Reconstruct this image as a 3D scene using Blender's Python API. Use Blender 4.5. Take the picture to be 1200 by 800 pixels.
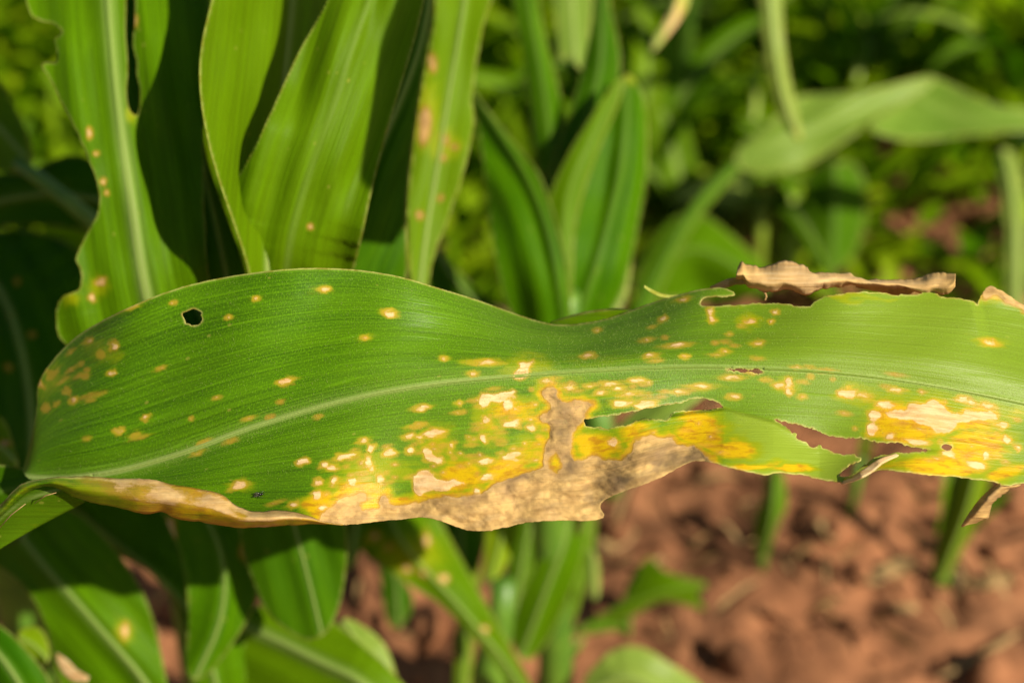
import bpy, math, random
import numpy as np
from mathutils import Vector

random.seed(7)
RNG = np.random.default_rng(11)
rad = math.radians
C = bpy.context.scene.collection
for o in list(bpy.data.objects):
    bpy.data.objects.remove(o)

# ------------------------------------------------------------------ camera, light, exposure
PITCH = rad(38.0)
CAM_H = 0.85
cam = bpy.data.cameras.new('camera')
camo = bpy.data.objects.new('camera', cam)
C.objects.link(camo)
camo.location = (0, 0, CAM_H)
camo.rotation_euler = (rad(90) - PITCH, 0, 0)
cam.lens = 50
cam.sensor_width = 36
cam.clip_start = 0.02
cam.clip_end = 200
cam.dof.use_dof = True
cam.dof.focus_distance = 0.452
cam.dof.aperture_fstop = 5.4
cam.dof.aperture_blades = 9
bpy.context.scene.camera = camo

SUN = Vector((0.60, -0.50, 0.66)).normalized()      # from the scene towards the sun
w = bpy.data.worlds.new('World')
bpy.context.scene.world = w
w.use_nodes = True
wn = w.node_tree
sky = wn.nodes.new('ShaderNodeTexSky')
sky.sky_type = 'NISHITA'
sky.sun_disc = False
sky.sun_elevation = math.asin(SUN.z)
sky.sun_rotation = math.atan2(SUN.x, SUN.y)
wb = wn.nodes.new('ShaderNodeMix'); wb.data_type = 'RGBA'; wb.blend_type = 'MULTIPLY'
wb.inputs[0].default_value = 1.0; wb.inputs[7].default_value = (1.0, 0.96, 0.76, 1)      # the camera's warm white balance
wn.links.new(sky.outputs[0], wb.inputs[6])
wn.links.new(wb.outputs[2], wn.nodes['Background'].inputs[0])
wn.nodes['Background'].inputs[1].default_value = 0.06
sl = bpy.data.lights.new('sun', 'SUN')
sl.energy = 5.0
sl.angle = rad(0.5)
sl.color = (1.0, 0.91, 0.70)
so = bpy.data.objects.new('sun', sl)
C.objects.link(so)
so.location = (0.5, -0.4, 3)
so.rotation_euler = SUN.to_track_quat('Z', 'Y').to_euler()
sc = bpy.context.scene
sc.view_settings.view_transform = 'Standard'
sc.view_settings.look = 'None'
sc.view_settings.exposure = 0.68
sc.view_settings.gamma = 1
sc.render.engine = 'CYCLES'
sc.cycles.max_bounces = 10
sc.cycles.transmission_bounces = 8
sc.cycles.diffuse_bounces = 5

# ------------------------------------------------------------------ helpers
RIGHT = np.array([1.0, 0, 0])
UP = np.array([0, math.sin(PITCH), math.cos(PITCH)])
FWD = np.array([0, math.cos(PITCH), -math.sin(PITCH)])
ORG = np.array([0, 0, CAM_H])
K = 0.72 / 1200.0


def P(px, py, d):
    """world point of a spot of the place seen at (px,py) in the photograph, d metres away along the axis"""
    px, py, d = np.broadcast_arrays(np.asarray(px, float), np.asarray(py, float), np.asarray(d, float))
    return ORG + ((px - 600) * K * d)[..., None] * RIGHT + ((400 - py) * K * d)[..., None] * UP + d[..., None] * FWD


def G(px, py, z=0.0):
    """point of the ground seen at (px,py)"""
    r = (px - 600) * K * RIGHT + (400 - py) * K * UP + FWD
    return ORG + r * ((z - CAM_H) / r[2])


def hash2(ix, iy, seed):
    n = (ix.astype(np.int64) * 374761393 + iy.astype(np.int64) * 668265263 + seed * 974711) & 0xffffffff
    n = ((n ^ (n >> 13)) * 1274126177) & 0xffffffff
    n = n ^ (n >> 16)
    return (n & 0xffffff) / float(0xffffff)


def vnoise(x, y, seed=0):
    x = np.asarray(x, float); y = np.asarray(y, float)
    ix = np.floor(x).astype(np.int64); iy = np.floor(y).astype(np.int64)
    fx = x - ix; fy = y - iy
    fx = fx * fx * (3 - 2 * fx); fy = fy * fy * (3 - 2 * fy)
    a = hash2(ix, iy, seed); b = hash2(ix + 1, iy, seed)
    c = hash2(ix, iy + 1, seed); d = hash2(ix + 1, iy + 1, seed)
    return (a * (1 - fx) + b * fx) * (1 - fy) + (c * (1 - fx) + d * fx) * fy


def fbm(x, y, seed=0, octv=4):
    s = 0; a = 0.5
    for k in range(octv):
        s = s + a * (vnoise(x, y, seed + k * 17) - 0.5)
        x = x * 2.03 + 5.1; y = y * 2.03 + 1.7; a *= 0.5
    return s


def spl(xs, ys):
    """cubic hermite through points"""
    xs = np.array(xs, float); ys = np.array(ys, float)
    m = np.gradient(ys, xs)
    def f(x):
        x = np.clip(np.asarray(x, float), xs[0], xs[-1])
        i = np.clip(np.searchsorted(xs, x, side='right') - 1, 0, len(xs) - 2)
        h = xs[i + 1] - xs[i]; t = (x - xs[i]) / h
        return ((2*t**3 - 3*t**2 + 1) * ys[i] + (t**3 - 2*t**2 + t) * h * m[i]
                + (-2*t**3 + 3*t**2) * ys[i + 1] + (t**3 - t**2) * h * m[i + 1])
    return f


def lin(xs, ys):
    return lambda x: np.interp(x, xs, ys)


def smooth(a, b, x):
    t = np.clip((x - a) / (b - a), 0, 1)
    return t * t * (3 - 2 * t)


def chaikin(pts, n=1, closed=True):
    p = np.array(pts, float)
    for _ in range(n):
        q = np.roll(p, -1, 0)
        r = np.empty((2 * len(p), 2))
        r[0::2] = p * 0.75 + q * 0.25
        r[1::2] = p * 0.25 + q * 0.75
        p = r if closed else np.vstack([p[:1], r[:-2], p[-1:]])
    return p


def sdf(poly, X, Y):
    """signed distance, positive inside"""
    p = np.array(poly, float); q = np.roll(p, -1, 0)
    best = np.full(X.shape, 1e18); inside = np.zeros(X.shape, bool)
    for (x0, y0), (x1, y1) in zip(p, q):
        dx, dy = x1 - x0, y1 - y0
        L = dx * dx + dy * dy + 1e-12
        t = np.clip(((X - x0) * dx + (Y - y0) * dy) / L, 0, 1)
        best = np.minimum(best, (X - x0 - t * dx) ** 2 + (Y - y0 - t * dy) ** 2)
        if y0 != y1:
            c = (y0 > Y) != (y1 > Y)
            inside ^= c & (X < (x1 - x0) * (Y - y0) / (y1 - y0) + x0)
    s = np.sqrt(best)
    return np.where(inside, s, -s)


def line_coords(line, X, Y):
    """(arc length, signed distance) to an open polyline; left of its direction negative"""
    p = np.array(line, float)
    best = np.full(X.shape, 1e18); arc = np.zeros(X.shape); sg = np.zeros(X.shape)
    acc = 0.0
    n = len(p) - 1
    for i in range(n):
        (x0, y0), (x1, y1) = p[i], p[i + 1]
        dx, dy = x1 - x0, y1 - y0
        L = math.hypot(dx, dy) + 1e-9
        t = ((X - x0) * dx + (Y - y0) * dy) / (L * L)
        tc = np.clip(t, 0 if i else -9, 1 if i < n - 1 else 9)
        d2 = (X - x0 - tc * dx) ** 2 + (Y - y0 - tc * dy) ** 2
        cr = (dx * (Y - y0) - dy * (X - x0)) / L
        m = d2 < best
        best = np.where(m, d2, best); arc = np.where(m, acc + tc * L, arc); sg = np.where(m, cr, sg)
        acc += L
    return arc, np.sign(sg) * np.sqrt(best)


def newmesh(name, co, faces, mat=None, parent=None, attrs=None, uv=None, smooth_shade=True):
    me = bpy.data.meshes.new(name)
    co = np.asarray(co, float)
    if isinstance(faces, np.ndarray):
        nf, k = faces.shape
        me.vertices.add(len(co)); me.vertices.foreach_set('co', co.ravel())
        me.loops.add(nf * k); me.loops.foreach_set('vertex_index', faces.ravel().astype(np.int32))
        me.polygons.add(nf)
        me.polygons.foreach_set('loop_start', np.arange(0, nf * k, k, dtype=np.int32))
        me.polygons.foreach_set('loop_total', np.full(nf, k, dtype=np.int32))
        me.update(calc_edges=True)
    else:
        me.from_pydata([tuple(v) for v in co], [], faces)
        me.update()
    if attrs:
        for k_, v in attrs.items():
            a = me.attributes.new(k_, 'FLOAT', 'POINT')
            a.data.foreach_set('value', np.broadcast_to(np.asarray(v, np.float32), (len(co),)).copy())
    if uv is not None:
        a = me.attributes.new('fib', 'FLOAT_VECTOR', 'POINT')
        uvw = np.zeros((len(co), 3), np.float32); uvw[:, :2] = uv
        a.data.foreach_set('vector', uvw.ravel())
    if smooth_shade:
        me.polygons.foreach_set('use_smooth', np.ones(len(me.polygons), bool))
    o = bpy.data.objects.new(name, me)
    C.objects.link(o)
    if mat: me.materials.append(mat)
    if parent is not None:
        o.parent = parent
        o.matrix_parent_inverse = parent.matrix_basis.inverted() if parent.type != 'EMPTY' else Vector((0, 0, 0)) and parent.matrix_basis.inverted()
    return o


def thing(name, label, cat, loc=(0, 0, 0), group=None):
    o = bpy.data.objects.new(name, None)
    C.objects.link(o)
    o.empty_display_size = 0.02
    o.location = loc
    o['label'] = label; o['category'] = cat
    if group: o['group'] = group
    return o


def setparent(o, parent):
    """keep world placement: meshes are written in world coordinates"""
    o.parent = parent
    q = parent; off = Vector((0, 0, 0))
    while q is not None:
        off += q.location; q = q.parent
    # parts are at identity: shift the mesh so the origin sits at the thing's base
    if not o.data.get('shifted'):
        n = len(o.data.vertices); a = np.empty(n * 3, np.float32)
        o.data.vertices.foreach_get('co', a)
        a = a.reshape(-1, 3) - np.array(off, np.float32)
        o.data.vertices.foreach_set('co', a.ravel()); o.data.update()
        o.data['shifted'] = 1


def part(name, co, faces, mat, parent, attrs=None, uv=None, thick=None, label=None, smooth_shade=True):
    o = newmesh(name, co, faces, mat, None, attrs, uv, smooth_shade)
    if parent is not None: setparent(o, parent)
    if thick:
        s = o.modifiers.new('thickness', 'SOLIDIFY'); s.thickness = thick; s.offset = 0
    if label: o['label'] = label
    return o


def march(X, Y, S, extra):
    """grid (ny,nx) clipped where S<0. returns verts px,py, tris, extra sampled"""
    ny, nx = X.shape
    idx = np.arange(ny * nx).reshape(ny, nx)
    a = idx[:-1, :-1].ravel(); b = idx[:-1, 1:].ravel(); c = idx[1:, 1:].ravel(); d = idx[1:, :-1].ravel()
    tris = np.vstack([np.stack([a, d, c], 1), np.stack([a, c, b], 1)])
    s = S.ravel()
    ins = s[tris] > 0
    cnt = ins.sum(1)
    out = [tris[cnt == 3]]
    ed = []
    N = ny * nx

    def rot(t, m, k):
        r = np.argmax(m == k, 1)
        return np.stack([t[np.arange(len(t)), (r + j) % 3] for j in range(3)], 1)
    t1 = rot(tris[cnt == 1], ins[cnt == 1], True)       # first is inside
    t2 = rot(tris[cnt == 2], ins[cnt == 2], False)      # first is outside
    def key(p, q):
        lo = np.minimum(p, q); hi = np.maximum(p, q)
        return lo.astype(np.int64) * N + hi
    k1a = key(t1[:, 0], t1[:, 1]); k1b = key(t1[:, 0], t1[:, 2])
    k2a = key(t2[:, 0], t2[:, 1]); k2b = key(t2[:, 0], t2[:, 2])
    allk = np.concatenate([k1a, k1b, k2a, k2b])
    uk, inv = np.unique(allk, return_inverse=True)
    n1, n2 = len(t1), len(t2)
    v1a = inv[:n1] + N; v1b = inv[n1:2 * n1] + N
    v2a = inv[2 * n1:2 * n1 + n2] + N; v2b = inv[2 * n1 + n2:] + N
    out.append(np.stack([t1[:, 0], v1a, v1b], 1))
    out.append(np.stack([v2a, t2[:, 1], t2[:, 2]], 1))
    out.append(np.stack([v2a, t2[:, 2], v2b], 1))
    F = np.vstack(out)
    lo = uk // N; hi = uk % N
    t = s[lo] / (s[lo] - s[hi])
    t = np.clip(t, 0.02, 0.98)
    def samp(A):
        A = A.ravel()
        return np.concatenate([A, A[lo] * (1 - t) + A[hi] * t])
    px, py = samp(X), samp(Y)
    ex = [samp(e) for e in extra]
    used, F2 = np.unique(F, return_inverse=True)
    F2 = F2.reshape(-1, 3)
    return px[used], py[used], F2, [e[used] for e in ex]


# ------------------------------------------------------------------ materials
class NT:
    def __init__(self, name):
        self.m = bpy.data.materials.new(name); self.m.use_nodes = True
        self.t = self.m.node_tree; self.t.nodes.clear()
    def n(self, typ, **kw):
        nd = self.t.nodes.new(typ)
        for k, v in kw.items():
            if k.startswith('_'): nd.inputs[int(k[1:])].default_value = v
            else: setattr(nd, k, v)
        return nd
    def l(self, a, b): self.t.links.new(a, b)
    def val(self, x, inp):
        if hasattr(x, 'links') or hasattr(x, 'is_output'): self.l(x, inp)
        else: inp.default_value = x
    def math(self, op, a, b=0.0, clamp=False):
        nd = self.n('ShaderNodeMath', operation=op); nd.use_clamp = clamp
        self.val(a, nd.inputs[0]); self.val(b, nd.inputs[1]); return nd.outputs[0]
    def ramp(self, x, a, b, c=0.0, d=1.0):
        nd = self.n('ShaderNodeMapRange'); nd.interpolation_type = 'SMOOTHSTEP'
        self.val(x, nd.inputs[0])
        for i, v in enumerate((a, b, c, d)): nd.inputs[i + 1].default_value = v
        return nd.outputs[0]
    def mix(self, f, a, b):
        nd = self.n('ShaderNodeMix', data_type='RGBA')
        self.val(f, nd.inputs[0])
        for x, i in ((a, 6), (b, 7)):
            if isinstance(x, tuple): nd.inputs[i].default_value = (*x, 1)
            else: self.l(x, nd.inputs[i])
        return nd.outputs[2]
    def attr(self, name, out='Fac'):
        return self.n('ShaderNodeAttribute', attribute_name=name).outputs[out]
    def noise(self, vec, scale, detail=3.0, rough=0.55, out=0):
        nd = self.n('ShaderNodeTexNoise'); nd.inputs['Scale'].default_value = scale
        nd.inputs['Detail'].default_value = detail; nd.inputs['Roughness'].default_value = rough
        if vec is not None: self.l(vec, nd.inputs['Vector'])
        return nd.outputs[out]
    def scalev(self, vec, s):
        nd = self.n('ShaderNodeVectorMath', operation='MULTIPLY'); self.l(vec, nd.inputs[0]); nd.inputs[1].default_value = s
        return nd.outputs[0]


def leaf_material(name, dark, light, yellow, stripe=1.0, transl=0.35, rough=0.42, spots=0.0, spec=0.13, ribk=0.45, hatch=0.34, finek=0.34):
    """fib = (cm along, cm across from the midrib). les 0..1 (0.5 = border of dead tissue), yel, big, rim, rib"""
    M = NT(name)
    fib = M.attr('fib', 'Vector')
    les = M.attr('les'); yel = M.attr('yel'); big = M.attr('big'); rim = M.attr('rim'); rib = M.attr('rib'); tone = M.attr('tone')
    pat = M.noise(M.scalev(fib, (0.22, 1.3, 1)), 1.0, 4, 0.6)
    fine = M.noise(M.scalev(fib, (0.09, 19, 1)), 1.0, 2, 0.6)
    sx = M.n('ShaderNodeSeparateXYZ'); M.l(fib, sx.inputs[0])
    wob = M.noise(M.scalev(fib, (0.22, 1.1, 1)), 1.0, 2)
    lv = M.math('FRACT', M.math('ADD', M.math('MULTIPLY', sx.outputs[1], 2.3), M.math('MULTIPLY', wob, 1.6)))
    lv2 = M.math('ABSOLUTE', M.math('SUBTRACT', lv, 0.5))
    mid_ = M.math('MULTIPLY', M.ramp(lv2, 0.10, 0.02), M.ramp(M.noise(M.scalev(fib, (0.5, 2.0, 1)), 1.0, 2), 0.35, 0.65))
    cross = M.noise(M.scalev(fib, (22, 14, 1)), 1.0, 2, 0.7)
    col = M.mix(M.ramp(pat, 0.3, 0.7), dark, light)
    col = M.mix(M.math('MULTIPLY', mid_, 0.42 * stripe), col, tuple(min(1, 1.9 * c) for c in light))
    ribs = M.noise(M.scalev(fib, (0.12, 7, 1)), 1.0, 2, 0.5)
    col = M.mix(M.math('MULTIPLY', M.ramp(ribs, 0.42, 0.62), ribk * stripe), col, tuple(0.62 * c for c in dark))
    col = M.mix(M.math('MULTIPLY', M.ramp(fine, 0.40, 0.68), finek * stripe), col, tuple(min(1, 1.55 * c) for c in light))
    col = M.mix(M.math('MULTIPLY', M.ramp(fine, 0.52, 0.30), finek * stripe), col, tuple(0.55 * c for c in dark))
    col = M.mix(M.math('MULTIPLY', M.ramp(cross, 0.48, 0.70), hatch * stripe), col, tuple(min(1, 2.2 * c) for c in light))
    # a few pale specks
    vr = M.n('ShaderNodeTexVoronoi', feature='F1'); vr.inputs['Scale'].default_value = 1.0
    M.l(M.scalev(fib, (1.5, 2.6, 1)), vr.inputs['Vector'])
    wn_ = M.n('ShaderNodeSeparateColor'); M.l(vr.outputs['Color'], wn_.inputs[0])
    thr = M.math('MULTIPLY', M.ramp(wn_.outputs[0], 0.55, 1.0), 0.10 + 0.12 * spots)
    sp = M.ramp(M.math('SUBTRACT', vr.outputs['Distance'], thr), 0.035, -0.02)
    col = M.mix(M.math('MULTIPLY', sp, 0.35 + 0.5 * spots), col, (0.42, 0.36, 0.07))
    # tone: 0 normal, 1 yellow-green
    col = M.mix(tone, col, yellow)
    # yellowing tissue
    yn = M.math('ADD', yel, M.math('MULTIPLY', M.math('ADD', M.math('SUBTRACT', M.noise(M.scalev(fib, (2.0, 4, 1)), 1.0, 3, 0.6), 0.5), M.math('MULTIPLY', M.math('SUBTRACT', M.noise(M.scalev(fib, (0.7, 13, 1)), 1.0, 2), 0.5), 0.55)), 0.62))
    col = M.mix(M.math('MULTIPLY', M.ramp(yn, 0.12, 0.62), 0.9), col, (0.28, 0.33, 0.003))
    yc = M.mix(M.ramp(M.noise(M.scalev(fib, (1.6, 5.0, 1)), 1.0, 4, 0.65), 0.44, 0.66), (0.64, 0.42, 0.003), (0.46, 0.22, 0.008))
    col = M.mix(M.math('MULTIPLY', M.ramp(yn, 0.56, 1.05), 0.92), col, yc)
    # midrib
    ribc = M.mix(M.ramp(fine, 0.4, 0.6), (0.27, 0.38, 0.08), (0.42, 0.50, 0.18))
    col = M.mix(M.math('MULTIPLY', rib, 0.85), col, ribc)
    # dead tissue
    nz = M.noise(M.scalev(fib, (5, 9, 1)), 1.0, 4, 0.7)
    ln = M.math('ADD', les, M.math('MULTIPLY', M.math('SUBTRACT', nz, 0.5), 0.22))
    scorch = M.attr('scorch'); mott = M.noise(M.scalev(fib, (1.5, 2.2, 1)), 1.0, 3, 0.5)
    mott2 = M.noise(M.scalev(fib, (1.2, 6.5, 1)), 1.0, 3, 0.6)
    brown = M.mix(M.ramp(mott, 0.38, 0.62), (0.44, 0.27, 0.10), (0.63, 0.41, 0.155))
    brown = M.mix(M.math('MULTIPLY', M.ramp(mott2, 0.48, 0.74), 0.35), brown, (0.74, 0.54, 0.27))
    brown = M.mix(M.math('MULTIPLY', M.ramp(fine, 0.50, 0.36), 0.24), brown, (0.27, 0.17, 0.075))
    brown = M.mix(M.math('MULTIPLY', M.ramp(M.noise(M.scalev(fib, (2.4, 3.4, 1)), 1.0, 2), 0.50, 0.70), 0.55), brown, (0.78, 0.53, 0.20))
    brown = M.mix(M.math('MULTIPLY', M.ramp(M.noise(M.scalev(fib, (1.2, 3.0, 1)), 1.0, 4, 0.55), 0.48, 0.68), 0.42), brown, (0.29, 0.175, 0.08))
    brown = M.mix(M.math('MULTIPLY', scorch, M.ramp(M.noise(M.scalev(fib, (1.6, 2.4, 1)), 1.0, 2, 0.5), 0.28, 0.62)), brown, (0.20, 0.13, 0.065))
    grey = M.mix(M.math('MULTIPLY', M.ramp(M.noise(M.scalev(fib, (0.9, 1.0, 1)), 1.0, 2), 0.48, 0.70), 0.35), brown, (0.33, 0.21, 0.125))
    pale = M.mix(M.ramp(mott2, 0.3, 0.7), (0.70, 0.43, 0.18), (0.88, 0.67, 0.40))
    dead = M.mix(big, pale, grey)
    orange = M.mix(big, (0.66, 0.36, 0.04), (0.36, 0.18, 0.035))
    col = M.mix(M.math('MULTIPLY', M.ramp(ln, 0.28, 0.49), M.math('ADD', 0.45, M.math('MULTIPLY', big, 0.30))), col, orange)
    col = M.mix(M.ramp(ln, 0.47, 0.58), col, dead)
    # cut edge
    rc = M.mix(M.ramp(M.noise(M.scalev(fib, (2.5, 2.5, 1)), 1.0, 3), 0.45, 0.6), (0.66, 0.56, 0.20), (0.46, 0.30, 0.09))
    col = M.mix(M.math('MULTIPLY', rim, 0.85), col, rc)
    isdead = M.ramp(ln, 0.46, 0.54)
    # relief
    h = M.math('ADD', M.math('MULTIPLY', fine, 0.6), M.math('MULTIPLY', mid_, 0.35))
    h = M.math('ADD', h, M.math('MULTIPLY', cross, 0.45))
    h = M.math('SUBTRACT', h, M.math('MULTIPLY', ribs, 3.5 * ribk))
    h = M.math('ADD', h, M.math('MULTIPLY', M.math('MULTIPLY', M.math('ADD', mott2, M.math('MULTIPLY', mott, 0.4)), isdead), 0.55))
    bp = M.n('ShaderNodeBump'); bp.inputs['Strength'].default_value = 0.55 * min(1.0, stripe + 0.2); bp.inputs['Distance'].default_value = 0.00035
    M.l(h, bp.inputs['Height'])
    pb = M.n('ShaderNodeBsdfPrincipled')
    M.l(col, pb.inputs['Base Color'])
    M.l(M.math('ADD', M.math('MULTIPLY', isdead, 0.35), M.math('ADD', rough - 0.05, M.math('MULTIPLY', cross, 0.1))), pb.inputs['Roughness'])
    pb.inputs['Specular IOR Level'].default_value = spec
    pb.inputs['Sheen Weight'].default_value = 0.0
    pb.inputs['Sheen Roughness'].default_value = 0.4
    M.l(bp.outputs[0], pb.inputs['Normal'])
    tr = M.n('ShaderNodeBsdfTranslucent')
    tc = M.n('ShaderNodeHueSaturation'); tc.inputs['Saturation'].default_value = 1.2; tc.inputs['Value'].default_value = 1.8
    M.l(col, tc.inputs['Color'])
    tint = M.mix(0.35, tc.outputs[0], (0.22, 0.42, 0.004))
    tint = M.mix(isdead, tint, col)
    M.l(tint, tr.inputs['Color']); M.l(bp.outputs[0], tr.inputs['Normal'])
    ms = M.n('ShaderNodeMixShader')
    ms.inputs[0].default_value = transl
    M.l(pb.outputs[0], ms.inputs[1]); M.l(tr.outputs[0], ms.inputs[2])
    out = M.n('ShaderNodeOutputMaterial'); M.l(ms.outputs[0], out.inputs[0])
    return M.m


MAIN = leaf_material('sick_leaf', (0.043, 0.130, 0.0002), (0.080, 0.192, 0.0004), (0.26, 0.35, 0.03), 1.0, 0.30, 0.42, 0, 0.26, 0.22, 0.5, 0.40)
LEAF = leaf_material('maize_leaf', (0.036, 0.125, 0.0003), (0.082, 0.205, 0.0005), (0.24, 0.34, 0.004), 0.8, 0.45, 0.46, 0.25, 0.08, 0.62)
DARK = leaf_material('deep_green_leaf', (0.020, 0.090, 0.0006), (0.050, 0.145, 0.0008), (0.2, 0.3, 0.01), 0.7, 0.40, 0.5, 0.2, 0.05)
PALE = leaf_material('pale_leaf', (0.09, 0.18, 0.015), (0.17, 0.27, 0.035), (0.40, 0.45, 0.10), 0.6, 0.30, 0.36, 0.1)


def simple(name, col, rough=0.7, transl=0.0, var=0.35, scale=60, bump=0.3, dist=0.002, col2=None):
    M = NT(name)
    tcn = M.n('ShaderNodeTexCoord')
    nz = M.noise(tcn.outputs['Object'], scale, 5, 0.6)
    c2 = col2 or tuple(c * (1 - var) for c in col)
    cc = M.mix(M.ramp(nz, 0.35, 0.65), c2, col)
    pb = M.n('ShaderNodeBsdfPrincipled'); M.l(cc, pb.inputs['Base Color']); pb.inputs['Roughness'].default_value = rough
    bp = M.n('ShaderNodeBump'); bp.inputs['Strength'].default_value = bump; bp.inputs['Distance'].default_value = dist
    M.l(nz, bp.inputs['Height']); M.l(bp.outputs[0], pb.inputs['Normal'])
    out = M.n('ShaderNodeOutputMaterial')
    if transl:
        tr = M.n('ShaderNodeBsdfTranslucent'); M.l(cc, tr.inputs[0])
        ms = M.n('ShaderNodeMixShader'); ms.inputs[0].default_value = transl
        M.l(pb.outputs[0], ms.inputs[1]); M.l(tr.outputs[0], ms.inputs[2]); M.l(ms.outputs[0], out.inputs[0])
    else:
        M.l(pb.outputs[0], out.inputs[0])
    return M.m


STRAW = simple('dry_straw', (0.46, 0.29, 0.12), 0.7, 0.15, 0.5, 90)
HAIR = simple('leaf_hair', (0.42, 0.52, 0.14), 0.4, 0.4, 0.1, 50)
STALK = simple('maize_stalk', (0.12, 0.23, 0.02), 0.45, 0.1, 0.35, 40, col2=(0.06, 0.15, 0.012))
INSECT = simple('insect_shell', (0.012, 0.011, 0.012), 0.28, 0, 0.3, 900, 0.2, 0.0001)
M = NT('insect_wing')
pb = M.n('ShaderNodeBsdfPrincipled'); pb.inputs['Base Color'].default_value = (0.10, 0.09, 0.07, 1); pb.inputs['Roughness'].default_value = 0.15
tb = M.n('ShaderNodeBsdfTransparent'); mx = M.n('ShaderNodeMixShader'); mx.inputs[0].default_value = 0.5
M.l(tb.outputs[0], mx.inputs[1]); M.l(pb.outputs[0], mx.inputs[2])
M.l(mx.outputs[0], M.n('ShaderNodeOutputMaterial').inputs[0])
WING = M.m


def soil_material():
    M = NT('red_soil')
    tcn = M.n('ShaderNodeTexCoord'); v = tcn.outputs['Object']
    a = M.noise(v, 9, 6, 0.62); b = M.noise(v, 45, 5, 0.7); c = M.noise(v, 3, 3, 0.5)
    col = M.mix(M.ramp(a, 0.32, 0.66), (0.095, 0.040, 0.020), (0.275, 0.115, 0.055))
    col = M.mix(M.math('MULTIPLY', M.ramp(b, 0.45, 0.7), 0.45), col, (0.36, 0.16, 0.075))
    col = M.mix(M.math('MULTIPLY', M.ramp(b, 0.46, 0.3), 0.5), col, (0.08, 0.032, 0.014))
    col = M.mix(M.math('MULTIPLY', M.ramp(c, 0.45, 0.7), 0.3), col, (0.22, 0.11, 0.055))
    pb = M.n('ShaderNodeBsdfPrincipled'); M.l(col, pb.inputs['Base Color']); pb.inputs['Roughness'].default_value = 0.92
    pb.inputs['Specular IOR Level'].default_value = 0.15
    bp = M.n('ShaderNodeBump'); bp.inputs['Strength'].default_value = 0.8; bp.inputs['Distance'].default_value = 0.004
    M.l(b, bp.inputs['Height']); M.l(bp.outputs[0], pb.inputs['Normal'])
    M.l(pb.outputs[0], M.n('ShaderNodeOutputMaterial').inputs[0])
    return M.m
SOIL = soil_material()

# ------------------------------------------------------------------ ground
def ground_h(x, y):
    a = fbm(x * 7, y * 7, 3, 3) * 0.04
    n = vnoise(x * 19 + 3 * vnoise(x * 9, y * 9, 8), y * 19, 21)
    clod = smooth(0.45, 0.85, n) * 0.009
    n2 = vnoise(x * 47, y * 47, 33)
    clod2 = smooth(0.5, 0.85, n2) * 0.008 + fbm(x * 70, y * 70, 15, 3) * 0.010
    return a + clod + clod2 + fbm(x * 120, y * 120, 5, 2) * 0.004 - 0.012


gx = np.concatenate([-np.geomspace(40, 1.3, 26)[:-1], np.linspace(-1.3, 1.3, 330), np.geomspace(1.3, 40, 26)[1:]])
gy = np.concatenate([-np.geomspace(40, 0.15, 16)[:-1] - 0.0, np.linspace(-0.15, 0.5, 24)[:-1], np.linspace(0.5, 2.3, 300), np.geomspace(2.3, 80, 40)[1:]])
GX, GY = np.meshgrid(gx, gy)
GZ = ground_h(GX, GY)
ny, nx = GX.shape
ii = np.arange(ny * nx).reshape(ny, nx)
F = np.stack([ii[:-1, :-1].ravel(), ii[:-1, 1:].ravel(), ii[1:, 1:].ravel(), ii[1:, :-1].ravel()], 1)
g = newmesh('ground', np.stack([GX.ravel(), GY.ravel(), GZ.ravel()], 1), F, SOIL)
g['kind'] = 'structure'


def ico():
    t = (1 + 5 ** 0.5) / 2
    v = np.array([(-1, t, 0), (1, t, 0), (-1, -t, 0), (1, -t, 0), (0, -1, t), (0, 1, t), (0, -1, -t), (0, 1, -t), (t, 0, -1), (t, 0, 1), (-t, 0, -1), (-t, 0, 1)], float)
    f = [(0, 11, 5), (0, 5, 1), (0, 1, 7), (0, 7, 10), (0, 10, 11), (1, 5, 9), (5, 11, 4), (11, 10, 2), (10, 7, 6), (7, 1, 8), (3, 9, 4), (3, 4, 2), (3, 2, 6), (3, 6, 8), (3, 8, 9), (4, 9, 5), (2, 4, 11), (6, 2, 10), (8, 6, 7), (9, 8, 1)]
    v /= np.linalg.norm(v[0])
    v = list(map(tuple, v)); cache = {}
    def midp(a, b):
        k = (min(a, b), max(a, b))
        if k not in cache:
            m = np.array(v[a]) + np.array(v[b]); m /= np.linalg.norm(m); v.append(tuple(m)); cache[k] = len(v) - 1
        return cache[k]
    nf = []
    for a, b, c in f:
        ab, bc, ca = midp(a, b), midp(b, c), midp(c, a)
        nf += [(a, ab, ca), (b, bc, ab), (c, ca, bc), (ab, bc, ca)]
    return np.array(v), np.array(nf)
IV, IF = ico()

vs, fs, off = [], [], 0
for k in range(4200):
    x = RNG.uniform(-1.0, 1.3); y = RNG.uniform(0.55, 2.2)
    s = RNG.choice([0.003, 0.005, 0.009, 0.015], p=[.4, .33, .2, .07]) * RNG.uniform(.7, 1.3)
    v = IV * (1 + 0.5 * (vnoise(IV[:, 0] * 2 + k, IV[:, 1] * 2 + IV[:, 2] * 1.7, k)[:, None] - 0.5))
    v = v * s * RNG.uniform(.6, 1.2, 3)
    a = RNG.uniform(0, 6.28); ca, sa = math.cos(a), math.sin(a)
    v = np.stack([v[:, 0] * ca - v[:, 1] * sa, v[:, 0] * sa + v[:, 1] * ca, v[:, 2]], 1)
    v += np.array([x, y, float(ground_h(np.array(x), np.array(y))) + s * 0.25])
    vs.append(v); fs.append(IF + off); off += len(v)
o = newmesh('soil_clods', np.vstack(vs), np.vstack(fs), SOIL); o['kind'] = 'stuff'
o['label'] = 'loose crumbs and clods of red soil lying on the ground'; o['category'] = 'soil'

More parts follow.
